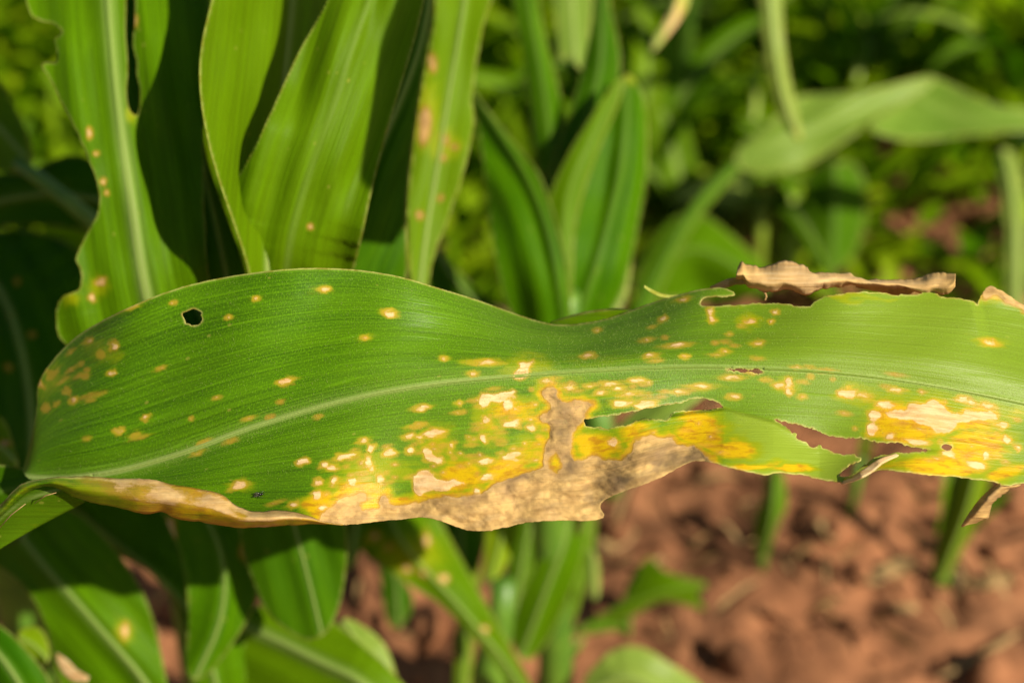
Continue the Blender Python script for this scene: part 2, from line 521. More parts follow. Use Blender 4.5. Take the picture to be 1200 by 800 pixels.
# ------------------------------------------------------------------ leaf builders
def traced_leaf(parent, outline, mid, dm, fold=(0.0, 0.0), curl=(0, 0), step=3.0, mat=None, tone=0.0, holes=(), name='leaf',
                les=(), yelr=(), rag=0.0, ripple=0.003, rib_w=4.0, thick=0.0003, midrib=True, rimw=2.2, label=None, seed=1, rimk=0.5, mm=0.3, big=0.45, pleat=0.0011, sm=2):
    """a leaf whose outline was read off the photograph, standing at its own distance, folded along its midrib and rippled.
    dm: depth at each midrib vertex; fold: change of depth per px away from the midrib, either side (m)"""
    ol = chaikin(outline, sm); ml = chaikin(mid, 2, False)
    x0, y0 = ol.min(0) - step * 2; x1, y1 = ol.max(0) + step * 2
    X, Y = np.meshgrid(np.arange(x0, x1, step), np.arange(y0, y1, step))
    S = sdf(ol, X, Y)
    if rag: S = S + rag * 2 * fbm(X / 9, Y / 9, seed, 3) * 2
    for h in holes: S = np.minimum(S, -sdf(chaikin(h, 1), X, Y))
    arc, sd = line_coords(ml, X, Y)
    marc, _ = line_coords(ml, np.array([p[0] for p in mid], float), np.array([p[1] for p in mid], float))
    marc = np.maximum.accumulate(marc + np.arange(len(marc)) * 1e-3)
    dmid = spl(marc, dm)
    def depth(a, s_):
        d = dmid(a)
        d = d + np.where(s_ > 0, fold[1] * s_ + curl[1] * s_ ** 2, -fold[0] * s_ + curl[0] * s_ ** 2)
        d = d + ripple * np.clip(np.abs(s_) / 40, 0, 1) * 2 * (vnoise(a / 70 + np.sign(s_) * 7, s_ / 60, seed + 5) - 0.5)
        d = d + pleat * (np.sin(s_ / 7.5 + seed + a / 160) + .7 * np.sin(s_ / 13.0 + a / 90 + seed * 2)) * np.clip(np.abs(s_) / 12, 0, 1)
        return d
    D = depth(arc, sd)
    L = np.full(X.shape, -99.0); B = np.zeros(X.shape); Yl = np.zeros(X.shape)
    for it in les:
        x, y, rx, ry = it[:4]
        wx_ = X + rx * 1.6 * fbm(X / rx / 1.5, Y / ry / 1.5, seed + 3, 3); wy_ = Y + ry * 1.6 * fbm(X / rx / 1.5, Y / ry / 1.5, seed + 9, 3)
        q = (0.85 - np.sqrt(((wx_ - x) / rx) ** 2 + ((wy_ - y) / ry) ** 2)) * min(rx, ry)
        L = np.maximum(L, q)
    for it in yelr:
        x, y, rx, ry = it[:4]
        Yl = np.maximum(Yl, 0.62 * np.exp(-(((X - x) / rx) ** 2 + ((Y - y) / ry) ** 2)))
    L = np.clip(0.5 + L / 20, 0, 1)
    Yl = np.maximum(Yl, 0.35 * smooth(0.3, 0.5, L))
    E = np.clip(1 - S / rimw, 0, 1) * rimk
    R = np.exp(-(sd / (rib_w * 0.8)) ** 2) * (0.9 if midrib else 0.25)
    px, py, F, ex = march(X, Y, S, [D, L, Yl, E, R, arc, sd])
    D, L, Yl, E, R, arc_, sd_ = ex
    co = P(px, py, D)
    cm = K * float(np.mean(dm)) * 100
    o = part(name, co, F, mat or LEAF, parent, dict(les=L, yel=Yl, rim=E, rib=R, tone=tone, big=big), np.stack([arc_ * cm + seed * 3.1, sd_ * cm], 1), thick, label)
    if midrib:
        n = 40; aa = np.linspace(marc[0], marc[-1], n)
        cum = np.concatenate([[0], np.cumsum(np.hypot(*np.diff(ml, axis=0).T))])
        mx_ = np.interp(aa, cum, ml[:, 0]); my_ = np.interp(aa, cum, ml[:, 1])
        tx = np.gradient(mx_); ty = np.gradient(my_); tl = np.hypot(tx, ty) + 1e-9; tx /= tl; ty /= tl
        keep = sdf(ol, mx_, my_) > 1.5
        aa, mx_, my_, tx, ty = aa[keep], mx_[keep], my_[keep], tx[keep], ty[keep]; n = len(aa)
        if n > 3:
            ws = np.linspace(-1, 1, 7)
            W = rib_w * (0.55 + 0.45 * np.linspace(0, 1, n) if True else 1)
            PX = mx_[:, None] - ty[:, None] * ws * W[:, None]; PY = my_[:, None] + tx[:, None] * ws * W[:, None]
            DD = depth(np.repeat(aa[:, None], 7, 1), ws * W[:, None]) - 0.0012 * (1 - ws ** 2) - 0.0001
            co = P(PX, PY, DD).reshape(-1, 3)
            ii = np.arange(n * 7).reshape(n, 7)
            F = np.stack([ii[:-1, :-1].ravel(), ii[1:, :-1].ravel(), ii[1:, 1:].ravel(), ii[:-1, 1:].ravel()], 1)
            R = np.repeat((1 - ws ** 4)[None] * 0.85, n, 0).ravel()
            part('midrib', co, F, mat or LEAF, o, dict(rib=R, tone=tone), np.stack([np.repeat(aa, 7) * cm, np.tile(ws * rib_w, n) * cm], 1), None)
    return o


def tube(name, pts, radii, mat, parent, seg=8, tone=0.0):
    pts = np.array(pts, float); n = len(pts)
    T = np.gradient(pts, axis=0); T /= np.linalg.norm(T, axis=1)[:, None] + 1e-9
    ref = np.array([0.3, -0.9, 0.2]); ref = ref / np.linalg.norm(ref)
    A = np.cross(T, ref); A /= np.linalg.norm(A, axis=1)[:, None] + 1e-9
    B = np.cross(T, A)
    an = np.linspace(0, 2 * math.pi, seg, endpoint=False)
    r = np.broadcast_to(np.asarray(radii, float), (n,))
    co = pts[:, None] + r[:, None, None] * (np.cos(an)[None, :, None] * A[:, None] + np.sin(an)[None, :, None] * B[:, None])
    ii = np.arange(n * seg).reshape(n, seg); jj = np.roll(ii, -1, 1)
    F = np.stack([ii[:-1].ravel(), jj[:-1].ravel(), jj[1:].ravel(), ii[1:].ravel()], 1)
    faces = [tuple(map(int, f)) for f in F] + [tuple(map(int, ii[0][::-1])), tuple(map(int, ii[-1]))]
    return part(name, co.reshape(-1, 3), faces, mat, parent)


def ribbon_arrays(pts, wid, side, nrm, nv=7, fold=0.25, rip=0.12, seed=0):
    n = len(pts)
    ws = np.linspace(-1, 1, nv)
    W = wid[:, None]
    s = np.linspace(0, 1, n)[:, None]
    rp = rip * (vnoise(s * 9 + seed * 3.3, ws[None] * 0.8 + np.sign(ws)[None] * 5, seed) - 0.5) * 2 * np.abs(ws)[None]
    co = pts[:, None] + side[:, None] * (ws[None] * W)[..., None] + nrm[:, None] * ((fold * np.abs(ws)[None] + rp) * W)[..., None]
    ii = np.arange(n * nv).reshape(n, nv)
    F = np.stack([ii[:-1, :-1].ravel(), ii[:-1, 1:].ravel(), ii[1:, 1:].ravel(), ii[1:, :-1].ravel()], 1)
    L = np.concatenate([[0], np.cumsum(np.linalg.norm(np.diff(pts, axis=0), axis=1))])
    uv = np.stack([np.repeat(L * 100, nv), (ws[None] * W).ravel() * 100], 1)
    rib = np.exp(-(np.repeat(ws[None], n, 0).ravel() / 0.10) ** 2)
    return co.reshape(-1, 3), F, uv, rib


def arch_leaf(parent, base, az, L, wmax, e0=75, bend=110, mat=None, tone=0.0, seed=0, n=22, twist=0.0, midrib=False, name='leaf'):
    """a blade that leaves the stalk steeply and arches over; az in degrees"""
    s = np.linspace(0, 1, n)
    el = np.radians(e0 - bend * s ** 1.4)
    a = np.radians(az + twist * s)
    dirs = np.stack([np.cos(el) * np.cos(a), np.cos(el) * np.sin(a), np.sin(el)], 1)
    pts = np.array(base) + np.concatenate([[np.zeros(3)], np.cumsum(dirs[:-1] * L / (n - 1), 0)])
    side = np.stack([-np.sin(a), np.cos(a), np.zeros(n)], 1)
    nrm = np.cross(dirs, side); nrm *= np.sign(nrm[:, 2:3] + 1e-6)
    roll = np.radians(twist * 0.7 * s)[:, None]
    side2 = side * np.cos(roll) + nrm * np.sin(roll); nrm2 = nrm * np.cos(roll) - side * np.sin(roll)
    wid = wmax * np.clip(np.interp(s, [0, .12, .4, .75, 1], [.45, .8, 1, .7, .02]), 0, 1)
    co, F, uv, rib = ribbon_arrays(pts, wid, side2, nrm2, 9, 0.3, 0.22, seed)
    uv[:, 0] += seed * 2.7
    o = part(name, co, F, mat or LEAF, parent, dict(rib=rib * 0.8, tone=tone), uv, 0.0003)
    if midrib:
        co, F, uv, rib = ribbon_arrays(pts - nrm2 * 0.0008, wid * 0.09 + 0.0006, side2, nrm2, 5, -0.3, 0, 0)
        part('midrib', co, F, mat or LEAF, o, dict(rib=rib * 0 + 0.85, tone=tone), uv, 0.0006)
    return o

# ================================================================== THE BIG SICK LEAF
def Z(s, ox, oy, pts):
    return [(ox + x / s, oy + y / s) for x, y in pts]

OUT = [(26, 552), (28, 547), (38, 510), (44, 475), (43, 455), (49, 440), (60, 424), (83, 399), (111, 380), (153, 359), (203, 338.6), (259, 325), (324, 316), (364, 313.8), (400, 314.8),
       (427, 317), (470, 324), (512, 337), (555, 350), (597, 365), (631, 377), (654, 381), (677, 380), (708, 375), (735, 365.6), (766, 354), (794, 346), (817, 339.6),
       (832, 338), (845, 337), (858, 340), (863, 345), (855, 347.5), (840, 348), (826, 348.5), (822, 352), (820, 358), (831, 359), (838, 359), (864, 356.8), (895, 355.2), (913, 355), (930, 358), (948, 360),
       (951, 356), (957, 351), (969, 346), (980, 346), (990, 343), (1004, 343), (1012, 341), (1021, 343.4), (1039, 343), (1048, 346), (1060, 345), (1077, 345), (1084, 341), (1097, 342.5), (1102, 348), (1123, 349), (1132, 352), (1142, 352),
       (1145, 359), (1147, 350), (1156, 336), (1161, 334.5), (1179, 344), (1200, 358), (1240, 386), (1290, 425), (1330, 470), (1330, 520), (1280, 545), (1230, 560), (1200, 566), (1177, 570), (1164, 564), (1143, 562), (1124, 559), (1105, 557.6),
       (1088, 557), (1071, 554), (1054, 553), (1037, 550), (1024, 551), (1011, 560), (990, 565.5), (973, 564), (956, 560.5), (946, 557), (935, 555.5), (907, 553.5), (899, 557.5), (888, 555), (879, 553.6),
       (856, 548), (840, 543), (829, 540.5), (811, 540), (798, 546), (786, 553.6), (767, 562), (747, 570), (728, 577), (704, 587), (703, 595), (710, 605), (695, 610.5), (660, 609), (635, 610.5), (610, 612.5),
       (597, 616.7), (585, 619), (572, 621.8), (551, 622), (534, 616.7), (512, 608), (495, 605), (470, 608), (440, 611), (410, 614.6), (389, 614.6), (372, 610), (355, 605), (325, 603), (300, 603), (277, 600),
       (259, 590), (231, 580), (199, 575), (185, 570), (139, 567), (92, 565), (60, 566), (35, 563)]
TOP = spl([20, 28, 44, 60, 83, 111, 153, 203, 259, 324, 400, 470, 555, 631, 677, 735, 817, 900, 1000, 1100, 1200, 1290, 1340],
          [556, 547, 462, 424, 399, 380, 359, 338, 325, 316, 314, 324, 350, 377, 380, 366, 340, 336, 330, 330, 340, 372, 390])
MID = spl([20, 60, 130, 200, 300, 400, 500, 600, 700, 800, 900, 1000, 1100, 1200, 1340],
          [557, 560, 553, 535, 499, 470, 451, 441, 434, 430, 432, 439, 453, 473, 505])
BOT = spl([20, 60, 130, 200, 280, 372, 470, 551, 620, 704, 800, 900, 1000, 1100, 1200, 1340],
          [566, 572, 582, 594, 604, 612, 612, 622, 614, 606, 570, 566, 570, 566, 572, 560])
HOLES = [
    [(213, 367), (219, 365), (226, 361.5), (231, 363), (237, 366), (235, 370), (238, 375), (233, 380), (226, 382), (221, 379), (217, 379), (216, 373)],
    [(684, 494.5), (686, 491), (710, 488.5), (730, 485), (747, 481), (772, 476), (795, 472.5), (810, 468), (822, 466), (835, 469), (840, 472.5), (848, 477), (840, 478.5), (826, 481), (815, 480), (800, 481), (788, 482.5), (785, 488), (780, 492.5), (767, 491), (754, 490.5), (745, 492.5), (740, 497.5), (725, 500), (710, 502.5), (700, 500), (688, 501)],
    [(906, 491), (916, 493.5), (926, 496), (940, 499), (952, 502.4), (973, 511), (985, 512), (998, 514.5), (1011, 513), (1020, 517), (1037, 519.4), (1054, 518), (1066, 523.6), (1080, 526), (1092, 526.5), (1079, 529), (1054, 530), (1040, 533), (1028, 534), (1020, 540), (1006, 550), (997, 557), (986, 559), (983, 557), (990, 549), (998, 544), (1012, 538), (1003, 533), (994, 533), (980, 531), (973, 528), (966, 526), (960, 520.5), (956, 524.5), (950, 523), (946, 517.5), (941, 517), (933, 513), (934, 509), (926, 504.5), (914, 496)],
    [(850, 431.5), (867, 431.7), (880, 433.3), (892, 432.6), (895.5, 437.5), (884, 437.4), (880, 436), (870, 436.3), (863, 434.6), (852, 434)],
    [(1104, 521.5), (1108, 519.5), (1115, 521), (1116, 525), (1110, 527.5), (1104, 525.5)],
]
SPOTS = [(510, 508, 11, 5), (570, 492, 5.5, 4.8), (600, 497, 8.5, 6), (567, 513, 6, 5.2), (600, 535, 11, 5), (571, 541, 8, 4.5), (571, 560, 9, 4), (559, 576, 6, 4), (435, 524, 5, 5), (455, 530.5, 6.5, 4.5),
         (407, 534.5, 10, 4), (399, 537, 6, 3), (354, 541, 6, 4), (380, 545, 6, 4.5), (389, 548, 5, 4), (426, 516, 5, 3), (494, 477.5, 7, 3.2), (489, 499, 7, 2.8), (480, 511, 5, 3), (491, 512, 5, 3), (539, 472, 3.4, 2.6),
         (481, 527.5, 5, 4), (529, 522, 2.5, 3), (372, 564, 5, 4.4), (392, 563, 5, 4.6), (413, 565, 5, 7), (445, 561, 4, 6), (371, 580, 7, 7), (378, 594.5, 5, 4), (343, 591, 4.5, 3.5), (432.5, 541, 3, 7), (435, 549, 2.8, 2.8),
         (570, 425, 11, 2.4), (641, 446, 6, 2.6), (745, 446, 8, 3.2), (821, 452.5, 10, 2.6), (666, 454, 6, 3), (715, 450, 8, 2.6), (734, 461, 9, 3), (727, 473, 10, 4.4), (755, 474, 13, 5.5), (690, 452.5, 4, 2), (725, 455, 5, 2.4),
         (796, 459, 6, 2.2), (704, 460, 5, 2.4), (720, 519, 6, 5), (622, 501, 5, 4), (689, 417, 7.5, 3.6), (763.5, 417, 7.5, 4), (792, 405, 12, 3), (777, 374.5, 5, 4), (879, 376, 7, 5.6), (834, 375, 4.5, 4.5), (833, 366, 3, 5),
         (889, 402.5, 5, 3), (849, 412, 4.5, 2.6), (803, 417, 4, 2.8), (858, 442, 8.5, 3), (860, 465, 5, 2.6), (801, 351, 5.5, 3), (758, 398.5, 4, 1.6), (994, 460, 9.5, 7), (1011, 463, 8, 3), (1049, 457, 6.5, 3),
         (1037, 475, 8.5, 5.5), (1128, 468.5, 9, 4.6), (1138, 472, 5, 3), (1022, 504, 7, 9.5), (1024, 486, 8.5, 6.5), (1043, 511, 7.5, 5), (924, 448, 4.5, 5), (925, 458, 5, 4), (912, 451.5, 5, 4), (908.6, 365.6, 4, 3), (904, 377, 2.4, 2.4),
         (1160, 401, 10, 4), (859, 465, 4, 2), (1179, 515, 4.5, 4.5), (1192, 524.5, 4.5, 3.6), (1113, 531, 9, 5), (1143, 545, 10, 6), (1156, 534, 5, 6), (1175, 498, 7, 5), (1158, 475, 7, 4), (1073, 519, 11, 5),
         (134, 405, 5.5, 6.5), (119, 416, 5.5, 6), (131, 437, 4.4, 4), (79, 459, 4.6, 5.5), (86, 469, 4, 4.5), (54, 478, 4.5, 5.5), (139, 504, 6, 5), (158, 510.6, 5, 3.8), (171, 489, 4.5, 4.5), (336, 447, 8, 4.2),
         (380, 339.5, 4.4, 2.8), (203, 355, 3.4, 3), (240, 517.6, 8, 3.4), (281, 569.4, 10, 5.5), (152, 359, 8, 3.4), (104, 399, 6, 4), (48, 449, 4, 8), (60, 440, 4.6, 6), (99, 440, 3.6, 3.6), (457.7, 367, 7.5, 4.4), (554, 438, 3.6, 2.6),
         (427, 396, 3.4, 2.4), (572, 424, 6, 2.2), (668, 455, 5, 2.6), (595, 474, 5, 9), (232, 531, 6, 2), (700, 387, 2.6, 1.8), (520, 420, 2.4, 1.8), (300, 350, 2.4, 2), (268, 372, 2.2, 1.8), (940, 465, 3, 2)]
FAINT = {(104, 399), (203, 355), (99, 440), (48, 449), (152, 359), (240, 517.6), (60, 440), (54, 478), (232, 531), (427, 396), (489, 499), (539, 472), (690, 452.5)}
BIGP = [
    [(372, 612), (377, 605), (383, 598), (390, 591), (400, 582.5), (415, 578), (422, 574), (429, 580), (422, 590), (426, 599), (436, 598), (445, 595), (447, 580), (456, 578), (457, 590), (480, 591), (500, 585), (525, 581), (552, 580),
     (572, 575), (580, 567.5), (602, 560), (615, 553), (630, 550), (640, 545), (637, 530), (642, 517), (647, 510), (644, 496), (632, 497), (630, 488), (644, 483), (646, 475), (637, 465), (632, 457), (642, 452), (652, 453), (655, 469),
     (670, 470), (686, 471), (696, 474), (686, 480), (685, 492), (677, 500), (670, 512), (671, 540), (685, 541), (692, 535), (700, 532), (706, 537), (714, 540), (730, 537), (742, 525), (744, 515), (755, 511), (765, 510), (772, 515), (785, 511), (795, 521), (810, 520),
     (822, 530), (838, 541), (835, 560), (800, 565), (705, 600), (720, 630), (500, 650), (372, 630)],
    [(484, 560), (490, 555), (495, 551), (505, 551.5), (510, 559), (518, 561), (525, 562.5), (550, 566), (535, 570), (520, 575), (512, 576), (505, 574), (498, 579), (490, 581), (485, 572)],
    [(495, 527.5), (500, 525), (505, 527.5), (507, 534), (520, 540), (515, 546), (505, 543), (495, 536)],
    [(562, 461), (575, 463), (590, 462), (605, 459), (604, 465), (590, 469), (573, 471), (571, 478), (562, 477)],
    [(607, 425), (620, 425), (628, 421), (620, 431), (620, 441), (610, 443), (600, 440), (602, 435), (608, 431)],
    [(1066, 471), (1081, 473), (1096, 470), (1103, 474), (1109, 481), (1122, 485), (1133, 482), (1143, 479), (1164, 481), (1173, 490), (1160, 492), (1147, 492), (1126, 494), (1119, 503), (1108, 508), (1096, 509), (1090, 503), (1083, 498), (1068, 495), (1054, 492), (1045, 488), (1037, 485), (1048, 481), (1062, 481)],
    [(1150, 342), (1158, 335), (1168, 336), (1200, 355), (1205, 368), (1185, 357), (1170, 350), (1160, 346), (1152, 350)],
]
DARKP = [0]
ISLE = [(650, 543, 7, 10)]
YEL = [(825, 505, 30, 26, 1.2), (845, 525, 30, 14, 1.1), (705, 522, 40, 16, 1.1), (1150, 520, 40, 26, .9), (1075, 500, 50, 26, 1.0), (380, 590, 22, 26, 1), (420, 580, 40, 22, 1.0), (470, 590, 50, 14, 1.0), (540, 560, 42, 26, .95), (600, 555, 34, 22, 1), (510, 520, 26, 22, .62), (440, 548, 50, 20, .55), (600, 480, 46, 16, .75), (570, 500, 22, 22, .6), (660, 480, 50, 36, .5),
       (620, 530, 34, 24, .7), (700, 525, 38, 20, 1.0), (740, 505, 26, 12, .85), (760, 500, 26, 10, .7), (815, 500, 26, 22, 1.0), (850, 525, 40, 14, 1.0), (890, 546, 34, 8, .9), (930, 552, 30, 5, .6), (1040, 490, 34, 30, 1), (1090, 490, 50, 26, 1), (1140, 490, 42, 22, .9), (1060, 515, 40, 14, .9),
       (1100, 545, 70, 12, .9), (1130, 530, 34, 24, 1), (1165, 510, 26, 20, .6), (1175, 555, 26, 12, .9), (1100, 552, 60, 9, 1), (1030, 546, 20, 5, .8), (880, 549, 30, 6, 1), (930, 553, 30, 4, .9), (560, 590, 90, 14, .8), (430, 590, 60, 16, .8), (640, 520, 16, 26, .8), (1190, 485, 30, 12, .55), (1010, 465, 30, 12, .6), (990, 461, 18, 11, .7), (923, 452, 18, 11, .6), (1040, 544, 40, 6, .6),
       (60, 445, 20, 34, .35), (119, 412, 26, 20, .3), (620, 430, 30, 14, .5), (730, 465, 60, 10, .4), (879, 376, 14, 10, .5), (1155, 350, 22, 10, .7), (1010, 348, 70, 4, .45), (880, 358, 60, 3, .25), (700, 420, 60, 12, .2), (281, 569, 18, 9, .5), (990, 345, 40, 5, .5)]

# change of depth (m) of the upper margin, lower margin and midrib along the blade
DMID = spl([20, 100, 200, 300, 400, 640, 800, 900, 1000, 1200, 1340], [.500, .483, .470, .459, .452, .451, .453, .453, .453, .456, .462])
DTOP = spl([20, 60, 150, 260, 400, 480, 560, 640, 760, 900, 1000, 1100, 1200, 1340], [.006, .012, .004, .002, .004, .013, .027, .038, .032, .022, .017, .014, .013, .013])
DBOT = spl([20, 100, 200, 372, 551, 704, 800, 900, 1000, 1100, 1340], [-.004, -.006, -.008, -.012, -.014, -.012, -.009, -.012, -.012, -.014, -.014])
PEX = spl([20, 260, 400, 560, 700, 900, 1340], [1.4, 2.6, 2.4, 1.7, 1.35, 1.2, 1.2])
TEAR = lin([680, 700, 848, 906, 960, 1100, 1130], [496, 496, 477, 492, 518, 527, 527])


def leaf_depth(X, Y):
    t, m, b = TOP(X), MID(X), BOT(X)
    up = np.clip((m - Y) / np.maximum(m - t, 3), 0, 1.25)
    lo = np.clip((Y - m) / np.maximum(b - m, 3), 0, 1.3)
    d = DMID(X) + np.where(Y < m, DTOP(X) * up ** PEX(X), DBOT(X) * lo ** 1.2)
    # the channel beside the midrib and soft waves of the blade
    d = d - 0.0022 * np.exp(-((up - .22) / .2) ** 2) * (Y < m) * smooth(20, 120, X)
    a = np.clip(up * 1.2, 0, 1) + np.clip(lo * 1.2, 0, 1)
    d = d + 0.0030 * a * np.sin(X / 62.0 + up * 2.2) * smooth(60, 200, X) + 0.0016 * a * np.sin(X / 27.0 + 2 - up * 3 + lo * 2)
    d = d + 0.0020 * smooth(.35, .9, lo) * np.sin(X / 38.0 + 1.3) * smooth(200, 420, X)
    d = d + 0.0012 * fbm(X / 60, Y / 24, 4, 3) * a
    # highlight roll along the far margin
    # the torn strip stands a little forward of the blade
    st = smooth(0, 5, Y - TEAR(X)) * smooth(690, 760, X) * (1 - smooth(1060, 1120, X))
    d = d - st * (0.0035 + 0.010 * smooth(0, 80, Y - TEAR(X)))
    # pleat near the torn notch of the far margin
    d = d + 0.004 * smooth(1135, 1150, X - (Y - 350) * 0.25) * smooth(430, 350, Y)
    # dead tissue is crumpled
    return d


STEP = 1.45
X, Y = np.meshgrid(np.arange(14, 1336, STEP), np.arange(300, 640, STEP))
S = sdf(chaikin(OUT, 1), X, Y)
ragm = 0.35 + 1.5 * (smooth(820, 860, X) * (Y < 380)) + 0.9 * (smooth(700, 760, X) * (Y > 500)) + 0.6 * (smooth(370, 420, X) * (Y > 560))
S = S + ragm * (fbm(X / 7, Y / 7, 2, 3) * 1.6) + (ragm - .2) * 1.1 * fbm(X / 3.2, Y / 3.2, 12, 2)
for h in HOLES:
    S = np.minimum(S, -(sdf(chaikin(h, 1), X, Y) + fbm(X / 4, Y / 4, 9, 3) * (2.2 + 2.6 * (X > 400))))
wx = X + 10 * fbm(X / 13, Y / 13, 31, 4); wy = Y + 9 * fbm(X / 13, Y / 10, 47, 4)
L = np.full(X.shape, -30.0); BG = np.zeros(X.shape)
for i, p in enumerate(BIGP):
    q = sdf(chaikin(p, 1), wx, wy)
    L = np.maximum(L, q)
    if i == 0: BG = smooth(-8, 3, q); BQ = q + 5 * fbm(X / 9, Y / 7, 201, 3)
    if i == 6: BG = np.maximum(BG, smooth(-6, 2, q))
    if i in (1, 5): BG = np.maximum(BG, 0.35 * smooth(-1, 3, q))
for x, y, rx, ry in ISLE:
    q = (1 - np.sqrt(((wx - x) / rx) ** 2 + ((wy - y) / ry) ** 2)) * min(rx, ry)
    L = np.minimum(L, -q)
YL = np.zeros(X.shape)
R9 = np.random.default_rng(5)
FSET = set(FAINT)
extra = []
for (cx, cy, sx_, sy_, n_) in [(600, 500, 60, 40, 46), (430, 560, 45, 26, 34), (520, 530, 60, 30, 30), (720, 455, 80, 12, 26), (1080, 490, 60, 26, 26), (1130, 535, 40, 16, 14), (830, 400, 80, 30, 12), (930, 440, 60, 14, 10), (90, 440, 26, 40, 14), (300, 500, 120, 50, 10), (800, 515, 50, 16, 12)]:
    for _ in range(n_):
        extra.append((cx + R9.normal() * sx_ * .6, cy + R9.normal() * sy_ * .6, R9.uniform(1.6, 4.6), R9.uniform(1.0, 2.3), 1))
for it in [(*q, 0) for q in SPOTS] + extra:
    x, y, rx, ry, ex_ = it
    faint = ex_ == 1 or (x, y) in FSET
    dx_ = 6.0
    sl = float((MID(np.array(x + dx_)) - MID(np.array(x - dx_))) / (2 * dx_)); 
    if y < float(MID(np.array(float(x)))):
        kf = (float(MID(np.array(float(x)))) - y) / max(8, float(MID(np.array(float(x))) - TOP(np.array(float(x)))))
        sl = sl * (1 - kf) + kf * float((TOP(np.array(x + dx_)) - TOP(np.array(x - dx_))) / (2 * dx_))
    sl = max(-1.2, min(1.2, sl)); cn = 1 / math.hypot(1, sl); sn = sl * cn
    m = (np.abs(X - x) < rx * 1.6 + 26) & (np.abs(Y - y) < ry * 1.6 + 26)
    if not m.any(): continue
    XX, YY = X[m] - x, Y[m] - y
    s0 = R9.integers(1, 900)
    XX = XX + 1.7 * rx * fbm(XX / (rx * 1.3) + s0, YY / (ry * 1.2), 71, 3); YY = YY + 1.7 * ry * fbm(XX / (rx * 1.3), YY / (ry * 1.2) + s0, 77, 3)
    al, ac = XX * cn + YY * sn, -XX * sn + YY * cn
    g = R9.uniform(.72, .95)
    if x < 260 or (y < MID(np.array(float(x))) - 12 and x > 640): g *= .80; faint = faint or (x < 200 and R9.uniform() < .5)
    q = (g - np.sqrt((al / (rx * 1.1)) ** 2 + (ac / (ry * .95)) ** 2)) * min(rx, ry)
    if faint: q = np.minimum(q - 0.5, R9.uniform(-1.2, .9))
    upd = q > L[m]
    L[m] = np.maximum(L[m], np.maximum(q, -30))
    b = R9.uniform(0, .55) * (0.3 if not faint else 1.0)
    bb = BG[m]; bb = np.where(upd & (q > -4) & (bb < .5), b, bb); BG[m] = bb
    YL[m] = np.maximum(YL[m], R9.uniform(.45, .8) * np.exp(-((np.clip(-q, 0, 99) + .35 * np.abs(ac)) / R9.uniform(3.5, 6.5)) ** 1.3) * (.6 if ex_ else 1))
w2x = X + 44 * fbm(X / 45, Y / 16, 131, 4); w2y = Y + 22 * fbm(X / 40, Y / 18, 147, 4)
for x, y, rx, ry, k in YEL:
    YL = np.maximum(YL, k * 1.25 * np.exp(-(((w2x - x) / rx) ** 2 + ((w2y - y) / ry) ** 2) ** 1.2))
YL = np.maximum(YL, 0.95 * smooth(-17, -1, BQ))
# crumple of the dead margin
DEADN = smooth(-1, 6, L) * BG
Dp = leaf_depth(X, Y) + DEADN * (0.0022 * fbm(X / 30, Y / 15, 90, 4)) * 1.8
E = np.clip(1 - S / 2.3, 0, 1) ** 1.2 * (0.85 - 0.65 * BG) * smooth(30, 130, X + (560 - Y) * .3)
m_, t_, b_ = MID(X), TOP(X), BOT(X)
vv = np.where(Y < m_, (Y - m_) / np.maximum(m_ - t_, 2) * 4.0, (Y - m_) / np.maximum(b_ - m_, 2) * 3.6)
uu = X * 0.0271
ribw = np.interp(X, [20, 130, 300, 500, 700, 900, 1200], [4, 4.2, 4.6, 4.2, 3.4, 3.0, 2.8])
ribk = np.interp(X, [20, 130, 300, 450, 700, 1200], [.9, .95, .95, .85, .7, .85])
off = (Y - m_)
RB = ribk * np.exp(-(np.abs(off) / ribw / .9) ** 6)
RB = np.maximum(RB, 0.14 * ribk * np.exp(-((off + 1.5) / (ribw * 2.4)) ** 2))
SCR = [(655, 470, 8, 20), (662, 505, 12, 30), (668, 545, 12, 20), (800, 535, 36, 14), (735, 562, 26, 12), (770, 545, 30, 12), (615, 560, 20, 6), (700, 585, 20, 8)]
SCG = np.zeros(X.shape)
for x, y, rx, ry in SCR: SCG = np.maximum(SCG, np.exp(-(((wx - x) / rx) ** 2 + ((wy - y) / ry) ** 2)))
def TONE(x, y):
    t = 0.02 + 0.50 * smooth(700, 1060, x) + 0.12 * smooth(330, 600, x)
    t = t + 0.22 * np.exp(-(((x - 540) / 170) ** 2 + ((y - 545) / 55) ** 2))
    st = smooth(0, 2.5, y - TEAR(x)) * smooth(840, 870, x) * (1 - smooth(1040, 1090, x))  # sun-facing brightness of the torn strip, put into its colour as paler tone
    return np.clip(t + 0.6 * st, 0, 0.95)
px, py, F, ex = march(X, Y, S, [SCG, Dp, np.clip(0.5 + L / 20, 0, 1), YL, E, BG, RB, uu, vv])
SC, Dv, Lv, Yv, Ev, Bv, Rv, Uv, Vv = ex

FP = thing('maize_plant', 'nearest maize plant, its diseased leaf crossing the picture, lower edge scorched brown', 'maize plant', tuple(P(-190, 690, 0.5) * np.array([1, 1, 0])))
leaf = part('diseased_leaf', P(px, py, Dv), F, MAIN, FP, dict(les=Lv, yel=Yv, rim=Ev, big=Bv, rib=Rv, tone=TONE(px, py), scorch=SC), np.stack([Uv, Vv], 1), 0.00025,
            'broad green blade with yellow blotches, tan dead patches and torn holes')


